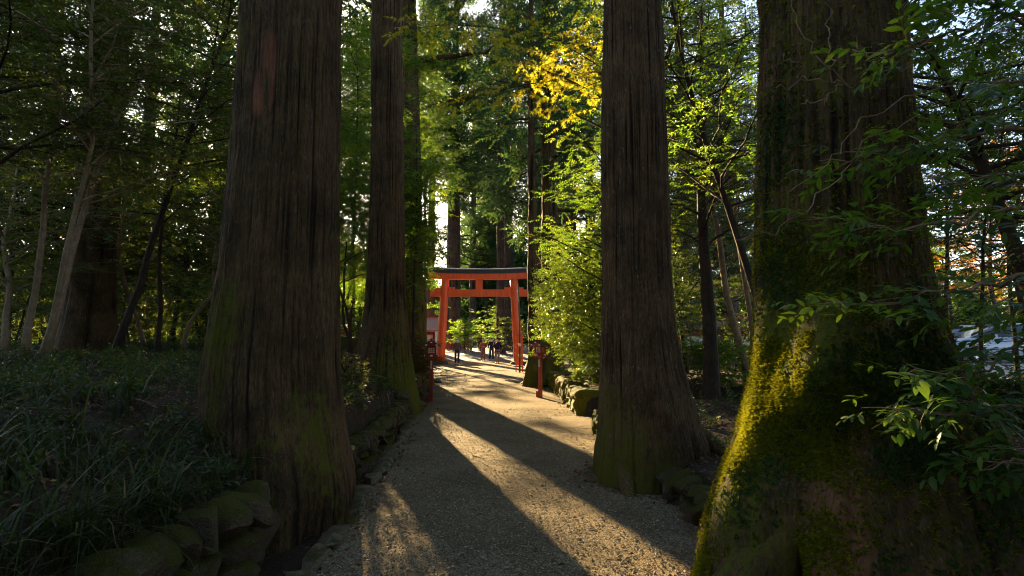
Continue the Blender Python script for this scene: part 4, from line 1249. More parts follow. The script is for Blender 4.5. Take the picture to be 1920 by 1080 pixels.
mk('moss', a, M['moss_tuft'], rootB, smooth_=False)
def iB(V):
    d = dang(angB(V), R(262))
    n = np.clip(.2 + 1.8 * fbm(V * 4, 411, 3), 0, 1)
    return n * (np.exp(-(d / .75) ** 2) * np.exp(-((V[:, 2] - 1.1) / .5) ** 2) + .5 * np.exp(-(dang(angB(V), R(216)) / .3) ** 2) * np.exp(-((V[:, 2] - 1.45) / .35) ** 2)
                + .25 * np.exp(-(dang(angB(V), R(195)) / .3) ** 2) * (V[:, 2] < 4.5)) * (1 - .95 * np.exp(-(dang(angB(V), R(228)) / .3) ** 4) * (V[:, 2] < 1.08))
Pm, Nm, nr = surf_scatter(accB, iB, 7000, 412)
ivy = []
for k in range(4):
    v, f = leaf_quad(.022, .018, .2, .1)
    ivy.append((v, f, np.zeros(4, int)))
a = Acc()
tang = np.cross(Nm, nr.normal(0, 1, Nm.shape))
scatter(a, ivy, Pm + Nm * .006, norm(tang) + Nm * .35 + [0, 0, -.4], Nm + nr.normal(0, .3, Nm.shape), nr.uniform(.7, 1.3, len(Pm)), nr)
mk('ivy', a, M['ivy'], rootB, smooth_=False)

# ------------------------------------------------------------------ stone walls
def stone(acc, c, s, rng, rotz=0.0, seed=0, e=.55, lat=9, lon=16, chip=(.56, .9)):
    ph = np.linspace(-math.pi / 2, math.pi / 2, lat)
    th = np.linspace(0, 2 * math.pi, lon, endpoint=False)
    PH, TH = np.meshgrid(ph, th, indexing='ij')
    sg = lambda v: np.sign(v) * np.abs(v) ** e
    V = np.stack([sg(np.cos(PH)) * sg(np.cos(TH)), sg(np.cos(PH)) * sg(np.sin(TH)), sg(np.sin(PH))], -1).reshape(-1, 3)
    V = V * (1 + .24 * vnoise(V * 1.3 + seed * 7.3, 71)[:, None] + .10 * vnoise(V * 3.2 + seed * 3.1, 72)[:, None] + .05 * vnoise(V * 9 + seed * 1.7, 73)[:, None] + .035 * vnoise(V * 17 + seed * 2.3, 74)[:, None])
    for _k in range(13):                                   # chipped faces
        nv_ = np.array([rng.gauss(0, 1), rng.gauss(0, 1), rng.gauss(0, 1)])
        nv_ /= np.linalg.norm(nv_)
        V = V - np.maximum(V @ nv_ - rng.uniform(*chip), 0)[:, None] * nv_ * .92
    V = V * np.asarray(s, float) / 2 * 1.2
    Rm = np.array(Matrix.Rotation(rotz, 3, 'Z') @ Matrix.Rotation(rng.uniform(-.12, .12), 3, 'X') @ Matrix.Rotation(rng.uniform(-.12, .12), 3, 'Y'))
    acc.add(V @ Rm.T + np.asarray(c, float), [grid_faces(lat, lon, True)], rnd=rng.random())

def stone_wall(name, label, seed, pts, h0, h1, mat, size=.34, depth=.3, zoff=-.08, group='mossy retaining walls beside the path', skip=None, kinds=.55, chip=(.56, .9)):
    rng = random.Random(seed)
    pts = np.array(pts, float)
    seg = np.linalg.norm(np.diff(pts, axis=0), axis=1)
    Ls = np.concatenate([[0], np.cumsum(seg)])
    base = (pts[0][0], pts[0][1], 0)
    root = thing(name, label, 'wall', base, group)
    a = Acc()
    n = 0
    s = 0.0
    for course in range(12):
        pass
    z = zoff
    row = 0
    while True:
        hh = size * rng.uniform(.6, .95)
        if z > max(h0, h1):
            break
        s = -rng.random() * size
        while s < Ls[-1]:
            w = size * rng.uniform(.6, 1.35)
            m = min(max(s + w / 2, 0), Ls[-1])
            x, y = np.interp(m, Ls, pts[:, 0]), np.interp(m, Ls, pts[:, 1])
            x2, y2 = np.interp(min(m + .05, Ls[-1]), Ls, pts[:, 0]), np.interp(min(m + .05, Ls[-1]), Ls, pts[:, 1])
            x1, y1 = np.interp(max(m - .05, 0), Ls, pts[:, 0]), np.interp(max(m - .05, 0), Ls, pts[:, 1])
            ang = math.atan2(y2 - y1, x2 - x1)
            top = h0 + (h1 - h0) * m / Ls[-1]
            if z + hh * .45 < top and not (skip and skip(x, y)):
                stone(a, (x + rng.uniform(-.03, .03), y + rng.uniform(-.03, .03), z + hh / 2), (w * 1.10, depth * rng.uniform(.8, 1.25), hh * rng.uniform(.95, 1.3)), rng, ang + rng.uniform(-.18, .18), n, e=kinds * rng.uniform(.75, 1.2), lat=21, lon=36, chip=chip)
                n += 1
            s += w
        z += hh * .92
        row += 1
    mk('stonework', a, M[mat], root, smooth_=False)
    return root
stone_wall('stone_wall', 'dark boulder wall under the grassy bank at the lower left', 501, [(-1.86, 1.6), (-1.83, 3.0), (-1.80, 3.6), (-1.80, 4.15)], .50, .52, 'dark_mossy_stone', .23, .30, kinds=.45)
stone_wall('stone_wall', 'mossy wall along the gutter between the two left cedars', 502, [(-1.84, 6.0), (-1.86, 7.2), (-1.98, 9.2), (-2.14, 11.3)], .42, .44, 'dark_mossy_stone', .22, .28, kinds=.45)
stone_wall('stone_wall', 'low wall behind the left lantern, beyond the slender cedar', 503, [(-2.3, 12.9), (-2.62, 16), (-3.1, 20), (-3.7, 25)], .48, .42, 'dark_mossy_stone', .28, .3)
stone_wall('stone_wall', 'bright mossy wall with a square end below the glossy bush', 504, [(2.4, 11.75), (1.47, 11.75), (1.45, 13), (1.42, 16), (1.36, 19.0)], .46, .44, 'mossy_stone', .25, .30, kinds=.24, chip=(.84, 1.05))
stone_wall('stone_wall', 'short mossy stone block left of the straight grey cedar', 505, [(1.50, 9.55), (1.50, 8.6), (1.55, 7.4)], .38, .34, 'mossy_stone', .30, .3, kinds=.26, chip=(.84, 1.05))
stone_wall('stone_wall', 'dim low wall between the straight cedar and the mossy giant', 506, [(1.62, 6.7), (1.56, 5.9), (1.62, 5.0), (1.60, 4.4)], .30, .30, 'dark_mossy_stone', .21, .28, kinds=.45)

# flat kerb stones along the left edge of the gravel
rng = random.Random(520)
a = Acc()
y = 1.5
n = 0
while y < 13.5:
    l = rng.uniform(.28, .62)
    x = pl(y + l / 2) - .02
    wd = rng.uniform(.16, .27)
    ang = math.atan2(l, pl(y + l) - pl(y))
    stone(a, (x - wd * .35, y + l / 2, -.015 + rng.uniform(-.012, .012)), (l * 1.02, wd, .13), rng, ang, n, e=.4)
    n += 1
    y += l
mk('kerb', a, M['edge_stone'], kind='structure', smooth_=False)

# ------------------------------------------------------------------ ground cover
def blade_mesh(acc, P, az, ln, wd, bend, nrng, segs=4):
    n = len(P)
    t = np.linspace(0, 1, segs + 1)
    d = np.stack([np.cos(az), np.sin(az), 0 * az], 1)
    sd = np.stack([-np.sin(az), np.cos(az), 0 * az], 1)
    V = np.zeros((n, (segs + 1) * 2, 3))
    for i, tt in enumerate(t):
        ang = bend * tt
        hx = ln * (np.sin(ang) / np.maximum(bend, .05) * .0 + tt * np.sin(ang * .75))
        hz = ln * tt * np.cos(ang * .75)
        c = P + d * hx[:, None] + np.array([0, 0, 1.0]) * hz[:, None]
        w = wd * (1 - tt ** 1.6) * (.6 + .4 * min(1, tt * 4)) + .0005
        V[:, 2 * i] = c - sd * w[:, None]
        V[:, 2 * i + 1] = c + sd * w[:, None]
    f = np.array([[2 * i, 2 * i + 1, 2 * i + 3, 2 * i + 2] for i in range(segs)])
    k = (segs + 1) * 2
    acc.add(V.reshape(-1, 3), [(f[None] + (np.arange(n) * k)[:, None, None]).reshape(-1, 4)], rnd=np.repeat(np.clip(nrng.beta(1.6, 2.0, n), 0, 1), k))
nrng = np.random.default_rng(530)
a = Acc()
def tufts_at(X, Y, per, lr, w):
    n = len(X)
    X = np.repeat(X, per) + nrng.normal(0, .035, n * per); Y = np.repeat(Y, per) + nrng.normal(0, .035, n * per)
    Z = ground_z(X, Y) - .01
    blade_mesh(a, np.stack([X, Y, Z], 1), nrng.uniform(0, 6.283, len(X)), nrng.uniform(lr[0], lr[1], len(X)), nrng.uniform(w * .6, w * 1.2, len(X)), nrng.uniform(.5, 2.3, len(X)), nrng)
def density(X, Y, s=1.3): return fbm(np.stack([X * s, Y * s, 0 * X], 1), 531, 3)
X = nrng.uniform(-9, -1.95, 1250); Y = nrng.uniform(1.8, 16, 1250)
k = (X < wl(Y) - .12) & (density(X, Y) > -.12) & (np.hypot(X + 2.3, Y - 5.4) > .95)
X, Y = X[k], Y[k]
kk = nrng.uniform(0, 1, len(X)) < np.where(Y < 6, .9, .75)
tufts_at(X[kk], Y[kk], 8, (.12, .36), .0052)
X = nrng.uniform(-5, -1.95, 170); Y = nrng.uniform(1.8, 5, 170)
k = (X < wl(Y) - .1) & (np.hypot(X + 2.3, Y - 5.4) > .8)
tufts_at(X[k], Y[k], 7, (.25, .48), .0085)
X = nrng.uniform(-14, -3, 3000); Y = nrng.uniform(14, 28, 3000)
k = X < wl(Y) - .2
tufts_at(X[k], Y[k], 6, (.2, .45), .012)
Y = nrng.uniform(1.5, 3.5, 130); X = wl(Y) - nrng.uniform(-.10, .22, 130)
tufts_at(X, Y, 9, (.2, .5), .006)
Y = nrng.uniform(3.5, 4.4, 30); X = wl(Y) - nrng.uniform(.02, .25, 30)
tufts_at(X, Y, 7, (.15, .35), .005)
mk('grass', a, M['blade'], smooth_=False, kind='stuff')
# small leafy weeds between the grass on both banks
rng = random.Random(533)
X = np.concatenate([nrng.uniform(-8, -1.95, 1500), nrng.uniform(1.7, 7, 500)]); Y = np.concatenate([nrng.uniform(2, 14, 1500), nrng.uniform(3, 14, 500)])
k = ((X < wl(Y) - .1) & (np.hypot(X + 2.3, Y - 5.4) > .75)) | ((X > pr(Y) + .5) & (np.hypot(X - 1.95, Y - 3.15) > .95))
k &= density(X, Y, 1.9) > -.05
X, Y = np.repeat(X[k], 4), np.repeat(Y[k], 4)
Z = ground_z(X, Y) + nrng.uniform(.0, .12, len(X))
a = Acc()
scatter(a, sprays('camellia'), np.stack([X, Y, Z], 1), nrng.normal(0, 1, (len(X), 3)) * [1, 1, .2] + [0, 0, .5], nrng.normal(0, .4, (len(X), 3)) + [0, 0, 1], nrng.uniform(.35, .8, len(X)), nrng)
mk('undergrowth', a, M['understory'], smooth_=False, kind='stuff')
# fallen leaves
n = 19000
ye = nrng.uniform(3.4, 20, 800)
sd = nrng.uniform(0, 1, 800) < .5
xe = np.where(sd, pl(ye) + nrng.exponential(.16, 800) - .1, pr(ye) - nrng.exponential(.14, 800) + .1)
ta, td = nrng.uniform(0, 6.283, 700), nrng.exponential(.13, 700)
xc, yc = 1.38 + (.52 + td) * np.cos(ta), 6.35 + (.62 + td) * np.sin(ta)
X = np.concatenate([nrng.uniform(-8, -1.2, n), nrng.uniform(1.25, 7.5, n), nrng.uniform(-1.6, 1.4, 130), xe, xc])
Y = np.concatenate([nrng.uniform(1.8, 15, n), nrng.uniform(3, 19, n), nrng.uniform(3.6, 20, 130), ye, yc])
k = (X < pl(Y) + .1) | (X > pr(Y) - .05) | (np.arange(len(X)) >= 2 * n)
k &= (density(X, Y, 2.2) > -.25) | (np.arange(len(X)) >= 2 * n)
k &= np.hypot(X - 1.95, Y - 3.15) > .6
X, Y = X[k], Y[k]
onp = (X > pl(Y)) & (X < pr(Y))
Z = np.where(onp, path_z(X, Y) + .012, ground_z(X, Y) + nrng.uniform(.006, .035, len(X)))
a = Acc()
lq = []
for i in range(4):
    v, f = leaf_quad(.055, .03, nrng.uniform(-.3, .5), nrng.uniform(-.2, .3)); lq.append((v, f, np.zeros(4, int)))
v, f = leaf_maple(.05); lq.append((v, f, np.zeros(len(v), int)))
scatter(a, lq, np.stack([X, Y, Z], 1), nrng.normal(0, 1, (len(X), 3)) * [1, 1, .22], nrng.normal(0, .35, (len(X), 3)) + [0, 0, 1], nrng.uniform(.55, 1.15, len(X)), nrng)
mk('leaves', a, M['litter'], smooth_=False, kind='stuff')
# dead twigs lying on the banks
a = Acc()
rng = random.Random(541)
for k in range(420):
    if rng.random() < .6:
        x, y = rng.uniform(-6.5, -2.0), rng.uniform(2, 12)
    else:
        x, y = rng.uniform(1.8, 6.5), rng.uniform(3.5, 13)
    an, ll = rng.uniform(0, 6.28), rng.uniform(.12, .55)
    pts = [[x + math.cos(an) * ll * t + rng.gauss(0, .012), y + math.sin(an) * ll * t + rng.gauss(0, .012), 0] for t in (0, .33, .66, 1)]
    for q in pts: q[2] = gz(q[0], q[1]) + .02 + rng.uniform(0, .04)
    a.tube(pts, np.linspace(rng.uniform(.003, .007), .0015, 4), 5)
mk('twigs', a, M['grey_bark'], kind='stuff', attrs={'moss': np.zeros(sum(len(v) for v in a.V))})
# loose stones of the gravel
n = 60000
Y = 3.2 + 9.5 * nrng.uniform(0, 1, n) ** 1.5
X = pl(Y) - .02 + (pr(Y) - pl(Y) + .1) * nrng.uniform(0, 1, n)
s = nrng.gamma(2.2, .0015, n) + .0016
oc = np.array([[1, 0, 0], [-1, 0, 0], [0, 1, 0], [0, -1, 0], [0, 0, 1], [0, 0, -1.0]]) * [1, 1, .62]
of = np.array([[0, 2, 4], [2, 1, 4], [1, 3, 4], [3, 0, 4]])
rz = nrng.uniform(0, 6.283, n)
V = np.stack([oc[None, :, 0] * np.cos(rz)[:, None] - oc[None, :, 1] * np.sin(rz)[:, None], oc[None, :, 0] * np.sin(rz)[:, None] + oc[None, :, 1] * np.cos(rz)[:, None], np.repeat(oc[None, :, 2], n, 0)], -1)
V = V * s[:, None, None] * nrng.uniform(.7, 1.3, (n, 6, 1)) + np.stack([X, Y, path_z(X, Y) + s * .35 + .004], 1)[:, None]
a = Acc()
a.add(V.reshape(-1, 3), [(of[None] + (np.arange(n) * 6)[:, None, None]).reshape(-1, 3)], rnd=np.repeat(nrng.uniform(0, 1, n), 6))
m, nt, out = newmat('gravel_stones')
bsdf(nt, out, ramp(nt, attr(nt, 'rnd'), [(0, (.08, .058, .034)), (.5, (.18, .135, .078)), (1, (.44, .35, .22))]), .85, None, .12)
mk('gravel', a, m, smooth_=False, kind='stuff')

# boulder on the left bank
rng = random.Random(8)
p = at(655, 650, 15.5)
root = thing('boulder', 'big mossy boulder on the bank left of the slender cedar', 'boulder', (p[0], p[1], gz(p[0], p[1])))
a = Acc(); stone(a, (p[0], p[1], gz(p[0], p[1]) + .28), (1.15, .9, .85), rng, .3, 4, e=.7, lat=17, lon=28)
V_ = a.V[0]
mk('rock', a, M['boulder'], root)
for k, (px, py, Y, s_, lb) in enumerate([(800, 738, 15.6, .30, 'flat sunlit stone beside the left lantern'), (818, 716, 21, .42, 'mossy stone at the path edge past the left lantern'), (786, 762, 13.3, .26, 'small stone at the foot of the left lantern')]):
    g = at(px, py, Y)
    root = thing('stone', lb, 'stone', (g[0], g[1], 0), 'loose stones at the left path edge')
    a = Acc(); stone(a, (g[0], g[1], .05), (s_, s_ * .8, .2), rng, rng.uniform(0, 3), 20 + k)
    mk('rock', a, M['edge_stone'], root)
# ------------------------------------------------------------------ the gate (torii)
def torii():
    Y = 37.0
    root = thing('torii_gate', 'vermilion torii gate with a dark curved cap beam spanning the path', 'gate', (at(898, 683, Y)[0], Y, 0))
    XL0, XL1 = at(825, 683, Y)[0], at(835, 530, Y)[0]
    XR0, XR1 = at(972, 683, Y)[0], at(963.5, 530, Y)[0]
    z = lambda py: at(898, py, Y)[2]
    ztop = z(524)
    for x0, x1 in ((XL0, XL1), (XR0, XR1)):
        a = Acc()
        zz = np.linspace(.1, ztop, 12)
        t = (zz - .1) / (ztop - .1)
        a.tube(np.stack([x0 + (x1 - x0) * t, 0 * t + Y, zz], 1), .295 - .035 * t, 32)
        mk('pillar', a, M['vermilion'], root)
        b = Acc()
        b.lathe([(0, -.1), (.52, -.1), (.54, .06), (.50, .17), (.34, .22), (0, .22)], (x0, Y, 0), 28)
        mk('base_stone', b, M['base_stone'], root)
    # tie beam
    xa, xb = XL1 - .98, XR1 + .86
    a = Acc(); a.box(((xa + xb) / 2, Y, (z(543) + z(556)) / 2), (xb - xa, .26, z(543) - z(556)))
    mk('tie_beam', a, M['vermilion'], root, smooth_=False)
    for xc in (XL1, XR1):
        for s in (-1, 1):
            a = Acc(); a.box((xc + s * .42, Y, z(543) + .075), (.40, .2, .15))
            mk('wedge', a, M['vermilion'], root, smooth_=False)
    xm = (at(892, 534, Y)[0] + at(905, 534, Y)[0]) / 2
    a = Acc(); a.box((xm, Y, (z(524.5) + z(543)) / 2), (.45, .2, z(524.5) - z(543) - .004))
    mk('strut', a, M['vermilion'], root, smooth_=False)
    # upper red beam and dark cap, both curving up to the ends
    def curved(name, zb0, zt0, half, dep, lift, mat, flare=0.0, zflat=0.0):
        a = Acc()
        xs_ = np.linspace(-half, half, 41)
        xc = (XL1 + XR1) / 2
        k = lift * np.abs(xs_ / half) ** 2.6
        V = []
        for x, q in zip(xs_, k):
            fl = flare * (x / half) * abs(x / half) ** 8
            V += [[xc + x, Y - dep / 2, zb0 + q], [xc + x, Y + dep / 2, zb0 + q], [xc + x + fl, Y + dep / 2, zt0 + q * 1.12], [xc + x + fl * .8, Y, zt0 + q * 1.12 + zflat], [xc + x + fl, Y - dep / 2, zt0 + q * 1.12]]
        n = len(xs_)
        Fq = grid_faces(n, 5, True)
        a.add(V, [Fq, np.array([[0, 1, 2, 4]]), np.array([[(n - 1) * 5 + i for i in (0, 4, 2, 1)]]), np.array([[2, 3, 4]]), np.array([[(n - 1) * 5 + i for i in (2, 4, 3)]])])
        return mk(name, a, mat, root, smooth_=False)
    half = (XR1 - XL1) / 2
    curved('upper_beam', z(524.5), z(513.2), half + 1.15, .36, .10, M['vermilion'], .08)
    curved('cap_beam', z(513.0), z(506.6), half + 1.30, .46, .09, M['roof_copper'], .12)
    curved('ridge_cap', z(506.4), z(505.2), half + 1.36, .58, .105, M['roof_grey'], .12, .08)
torii()

# ------------------------------------------------------------------ post lanterns
def lantern(label, x, y, z0, rot, post_mat):
    root = thing('post_lantern', label, 'lantern', (x, y, z0), 'wooden post lanterns at the path edges')
    Rz = Matrix.Rotation(rot, 3, 'Z')
    Rn = np.array(Rz)
    def place(acc):
        for i, v in enumerate(acc.V):
            acc.V[i] = v @ Rn.T + np.array([x, y, z0])
        return acc
    w = .095
    a = Acc(); a.box((0, 0, .58), (w, w, 1.20)); mk('post', place(a), post_mat, root, smooth_=False)
    a = Acc(); a.box((-.09, .0, .10), (.08, .07, .2)); mk('foot_brace', place(a), post_mat, root, smooth_=False)
    a = Acc(); a.box((0, -w / 2 - .005, 1.0), (.045, .008, .21)); pl_ = mk('name_plate', place(a), M['paper'], root, smooth_=False)
    a = Acc()
    for k in range(6):
        zc = 1.075 - k * .03
        a.box((0, -w / 2 - .011, zc), (.022, .004, .005)); a.box((.004 * (-1) ** k, -w / 2 - .0125, zc - .008), (.005, .003, .018))
    mk('lettering', place(a), M['black_ink'], root, smooth_=False)
    a = Acc(); a.box((0, 0, 1.205), (.30, .30, .05)); a.box((0, 0, 1.245), (.36, .09, .035)); a.box((0, 0, 1.2451), (.09, .36, .0345)); mk('base_plate', place(a), post_mat, root, smooth_=False)
    for sx in (-1, 1):
        for (px_, py_) in ((sx * .183, 0), (0, sx * .183)):
            a = Acc(); a.box((px_, py_, 1.245), (.03 if px_ else .07, .03 if py_ else .07, .04)); mk('beam_end', place(a), M['white_paint'], root, smooth_=False)
    body = Acc()
    h0, h1 = 1.262, 1.50
    hw = .125
    for sx in (-1, 1):
        for sy in (-1, 1):
            body.box((sx * (hw - .02), sy * (hw - .02), (h0 + h1) / 2), (.04, .04, h1 - h0))
    for sgn in (-1, 1):
        body.box((0, sgn * (hw - .022), h0 + .025), (.17, .03, .05)); body.box((0, sgn * (hw - .022), h1 - .022), (.17, .03, .044))
        body.box((sgn * (hw - .022), 0, h0 + .025), (.03, .17, .05)); body.box((sgn * (hw - .022), 0, h1 - .022), (.03, .17, .044))
    b = mk('lamp_housing', place(body), post_mat, root, smooth_=False)
    for sgn, ax in ((-1, 1), (1, 1), (-1, 0), (1, 0)):
        a = Acc(); off = sgn * (hw - .034)
        a.box((0, off, (h0 + h1) / 2) if ax else (off, 0, (h0 + h1) / 2), (.165, .004, .14) if ax else (.004, .165, .14))
        mk('pane', place(a), M['paper'], root, smooth_=False)
        g = Acc()
        for k in (-1, 1):
            o2 = sgn * (hw - .026)
            g.box((k * .028, o2, (h0 + h1) / 2) if ax else (o2, k * .028, (h0 + h1) / 2), (.010, .010, .14) if ax else (.010, .010, .14))
            o3 = sgn * (hw - .0245)
            g.box((0, o3, (h0 + h1) / 2 + k * .024) if ax else (o3, 0, (h0 + h1) / 2 + k * .024), (.165, .010, .010) if ax else (.010, .165, .010))
        mk('lattice', place(g), post_mat, root, smooth_=False)
    r = Acc()
    e, ap, L_, t = 1.475, 1.635, .24, .030
    for s in (-1, 1):
        V = []
        for yy in (-L_, L_):
            V += [[0, yy, ap], [s * .255, yy, e], [s * .255, yy, e + t], [0, yy, ap + t]]
        V = np.array(V)
        Fq = [[0, 1, 2, 3], [4, 7, 6, 5], [0, 4, 5, 1], [1, 5, 6, 2], [2, 6, 7, 3]]
        r.add(V, [np.array(Fq)])
    r.box((0, 0, ap + t), (.05, 2 * L_ + .02, .03))
    mk('roof', place(r), M['roof_brown'], root, smooth_=False)
    for s in (-1, 1):
        a = Acc(); yy = s * (L_ - .05)
        a.add([[-.2, yy, 1.502], [.2, yy, 1.502], [0, yy, ap - .004], [-.2, yy - s * .02, 1.502], [.2, yy - s * .02, 1.502], [0, yy - s * .02, ap - .004]], [np.array([[0, 1, 2], [5, 4, 3]]), np.array([[0, 3, 4, 1], [1, 4, 5, 2], [2, 5, 3, 0]])])
        mk('gable', place(a), post_mat, root, smooth_=False)
        for k in (-.14, 0, .14):
            a = Acc(); a.box((k, s * (L_ + .001), 1.53 if k else 1.60), (.05, .012, .034)); mk('rafter_end', place(a), M['white_paint'], root, smooth_=False)
    root.scale = (.9, .9, .92)
    return root
p = at(808, 752, 14.35)
lantern('dark red post lantern with white lattice panes left of the path', p[0], p[1], 0.0, R(6), M['dull_red'])
p = at(1013, 745, 15.3)
lantern('pale red post lantern right of the path, half under the bush', p[0], p[1], .0, R(-38), M['pale_red'])

# ------------------------------------------------------------------ red panel and pole beside the right gate post
Yb = 28.0
x0, x1 = at(967.5, 690, Yb)[0], at(979.5, 690, Yb)[0]
root = thing('barrier_panel', 'narrow upright red wooden panel leaning by the right gate post', 'panel', ((x0 + x1) / 2, Yb, 0))
zt = at(970, 627, Yb)[2]
for x in (x0, x1):
    a = Acc(); a.box((x, Yb, zt / 2 - .02), (.055, .055, zt + .04)); mk('post', a, M['vermilion'], root, smooth_=False)
a = Acc()
for k in range(3):
    a.box(((x0 + x1) / 2, Yb + .006, .30 + (zt - .32) * (k + .5) / 3), (x1 - x0 - .057, .03, (zt - .34) / 3 - .035))
mk('board', a, M['vermilion'], root, smooth_=False)
for k in range(4):
    a = Acc(); a.box(((x0 + x1) / 2, Yb, .29 + (zt - .32) * k / 3), (x1 - x0 - .057, .045, .03)); mk('rail', a, M['dull_red'], root, smooth_=False)
xp = at(974.5, 690, 27.4)[0]
root = thing('wooden_pole', 'thin brown pole with small tags standing before the red panel', 'pole', (xp, 27.4, 0))
a = Acc(); a.tube([(xp, 27.4, -.1), (xp, 27.4, 2), (xp - .06, 27.4, 4.15)], [.045, .042, .035], 10); mk('shaft', a, M['wood_pole'], root, attrs={'moss': np.zeros(sum(len(v) for v in a.V))})
for py, mt in ((646.5, 'white_paint'), (667, 'green_cloth')):
    zc = at(974, py, 27.4)[2]
    a = Acc(); a.lathe([(.049, zc - .07), (.051, zc - .06), (.051, zc + .06), (.049, zc + .07)], (xp, 27.4, 0), 14); mk('tag', a, M[mt], root)

# ------------------------------------------------------------------ buildings seen in slivers
def gable_roof(acc, x0, x1, y0, y1, ze, zr, t=.12, axis='x', n=1):
    """two slopes with thickness; ridge along x"""
    ym = (y0 + y1) / 2
    for s in (0, 1):
        ye = y0 if s == 0 else y1
        V = [[x0, ye, ze], [x1, ye, ze], [x1, ym, zr], [x0, ym, zr], [x0, ye, ze + t], [x1, ye, ze + t], [x1, ym, zr + t], [x0, ym, zr + t]]
        acc.add(V, [np.array([[0, 1, 2, 3], [4, 7, 6, 5], [0, 4, 5, 1], [1, 5, 6, 2], [0, 3, 7, 4]])])
def hall(label, x0, x1, y0, y1, z0, ze, zr, wall, post, roofm, over=.5, nposts=4, name='shrine_hall', roof_ridge=None):
    root = thing(name, label, 'building', ((x0 + x1) / 2, (y0 + y1) / 2, z0))
    a = Acc(); a.box(((x0 + x1) / 2, (y0 + y1) / 2, z0 + .12), (x1 - x0 + .3, y1 - y0 + .3, .5)); mk('plinth', a, M['base_stone'], root, smooth_=False)
    a = Acc(); a.box(((x0 + x1) / 2, (y0 + y1) / 2, (z0 + .37 + ze) / 2), (x1 - x0 - .1, y1 - y0 - .1, ze - z0 - .37)); mk('wall', a, M[wall], root, smooth_=False)
    for k in range(nposts):
        x = x0 + (x1 - x0) * k / (nposts - 1)
        a = Acc(); a.box((x, y0 + .02, (z0 + .37 + ze) / 2), (.16, .16, ze - z0 - .37)); mk('post', a, M[post], root, smooth_=False)
    a = Acc(); a.box(((x0 + x1) / 2, y0 - .02, ze - .12), (x1 - x0 + .16, .20, .2)); mk('eaves_beam', a, M[post], root, smooth_=False)
    a = Acc(); a.box(((x0 + x1) / 2, y0 - .02, (z0 + ze) / 2), (x1 - x0 + .16, .19, .12)); mk('rail', a, M[post], root, smooth_=False)
    for k in range(nposts - 1):
        x = x0 + (x1 - x0) * (k + .5) / (nposts - 1)
        a = Acc(); a.box((x, y0 + .03, (z0 + ze) / 2 + (ze - z0) * .2), ((x1 - x0) / (nposts - 1) * .6, .05, (ze - z0) * .28)); mk('window', a, M['paper'], root, smooth_=False)
    a = Acc(); gable_roof(a, x0 - over, x1 + over, y0 - over, y1 + over, ze, zr, .14)
    rf = mk('roof', a, M[roofm], root, smooth_=False)
    a = Acc(); a.box(((x0 + x1) / 2, (y0 + y1) / 2, zr + .16), (x1 - x0 + 2 * over + .1, .28, .22)); mk('ridge', a, M[roof_ridge or post], root, smooth_=False)
hx = at(822, 620, 45)[0]
hall('small red shrine office with a faded pinkish roof left of the gate', hx - 6, hx - .35, 45, 49, .1, at(815, 621, 45)[2] - .05, at(815, 597, 47)[2], 'paper', 'dull_red', 'roof_pink', .4, 5, name='shrine_office')
hx = at(690, 620, 27)[0]
hall('low open hall with red beams and a pale roof behind the mossy boulder', hx - 6.5, hx, 27, 30, .9, at(660, 618, 27)[2], at(660, 608, 28.5)[2] - .1, 'dull_red', 'vermilion', 'roof_grey', .45, 5, roof_ridge='roof_grey')
hall('low dark red building seen between the right cedars', at(1265, 600, 24)[0], at(1265, 600, 24)[0] + 5.5, 24, 28, .5, 1.95, 2.35, 'dull_red', 'dull_red', 'roof_brown', .4, 4, name='shrine_building')

# ------------------------------------------------------------------ red picket fence behind the gate
Yf = 57.0
zf = gz(-3, Yf)
xa, xb = at(800, 650, Yf)[0], at(879, 650, Yf)[0]
root = thing('picket_fence', 'dark red picket fence at the back of the court', 'fence', ((xa + xb) / 2, Yf, zf))
hf = 1.2
n = int((xb - xa) / .9)
for k in range(n + 1):
    x = xa + (xb - xa) * k / n
    a = Acc(); a.box((x, Yf, zf + hf / 2 + .03), (.11, .11, hf + .1)); mk('post', a, M['dull_red'], root, smooth_=False)
a = Acc()
for k in range(int((xb - xa) / .19)):
    x = xa + .1 + k * .19
    a.box((x, Yf - .06, zf + hf / 2), (.085, .025, hf - .12))
mk('picket_panel', a, M['dull_red'], root, smooth_=False)
for h in (.3, .9):
    a = Acc(); a.box(((xa + xb) / 2, Yf - .02, zf + h), (xb - xa, .05, .09)); mk('rail', a, M['dull_red'], root, smooth_=False)

# ------------------------------------------------------------------ green banner
p = at(946, 634, 50)
zg = gz(p[0], 50)
root = thing('banner', 'small green banner hanging askew near the right gate post', 'banner', (p[0], 50, zg))
a = Acc(); a.tube([(p[0] + .22, 50, zg - .05), (p[0] + .05, 50, p[2] + .55)], .02, 8); mk('pole', a, M['wood_pole'], root, attrs={'moss': np.zeros(sum(len(v) for v in a.V))})
a = Acc()
gx, gy = np.meshgrid(np.linspace(0, 1, 6), np.linspace(0, 1, 6))
cz = p[2] + .42 - gy * .62 + gx * .0 - gx * .18
cx = p[0] + .05 + .1 * gy - (1 - gx) * (.34 - .26 * gy)
top = np.stack([cx, 50 - .03 + .03 * np.sin(gx * 5), cz], -1).reshape(-1, 3)
a.add(np.concatenate([top, top + [0, .012, 0]]), [grid_faces(6, 6, False), grid_faces(6, 6, False)[:, ::-1] + 36])
mk('cloth', a, M['green_cloth'], root)

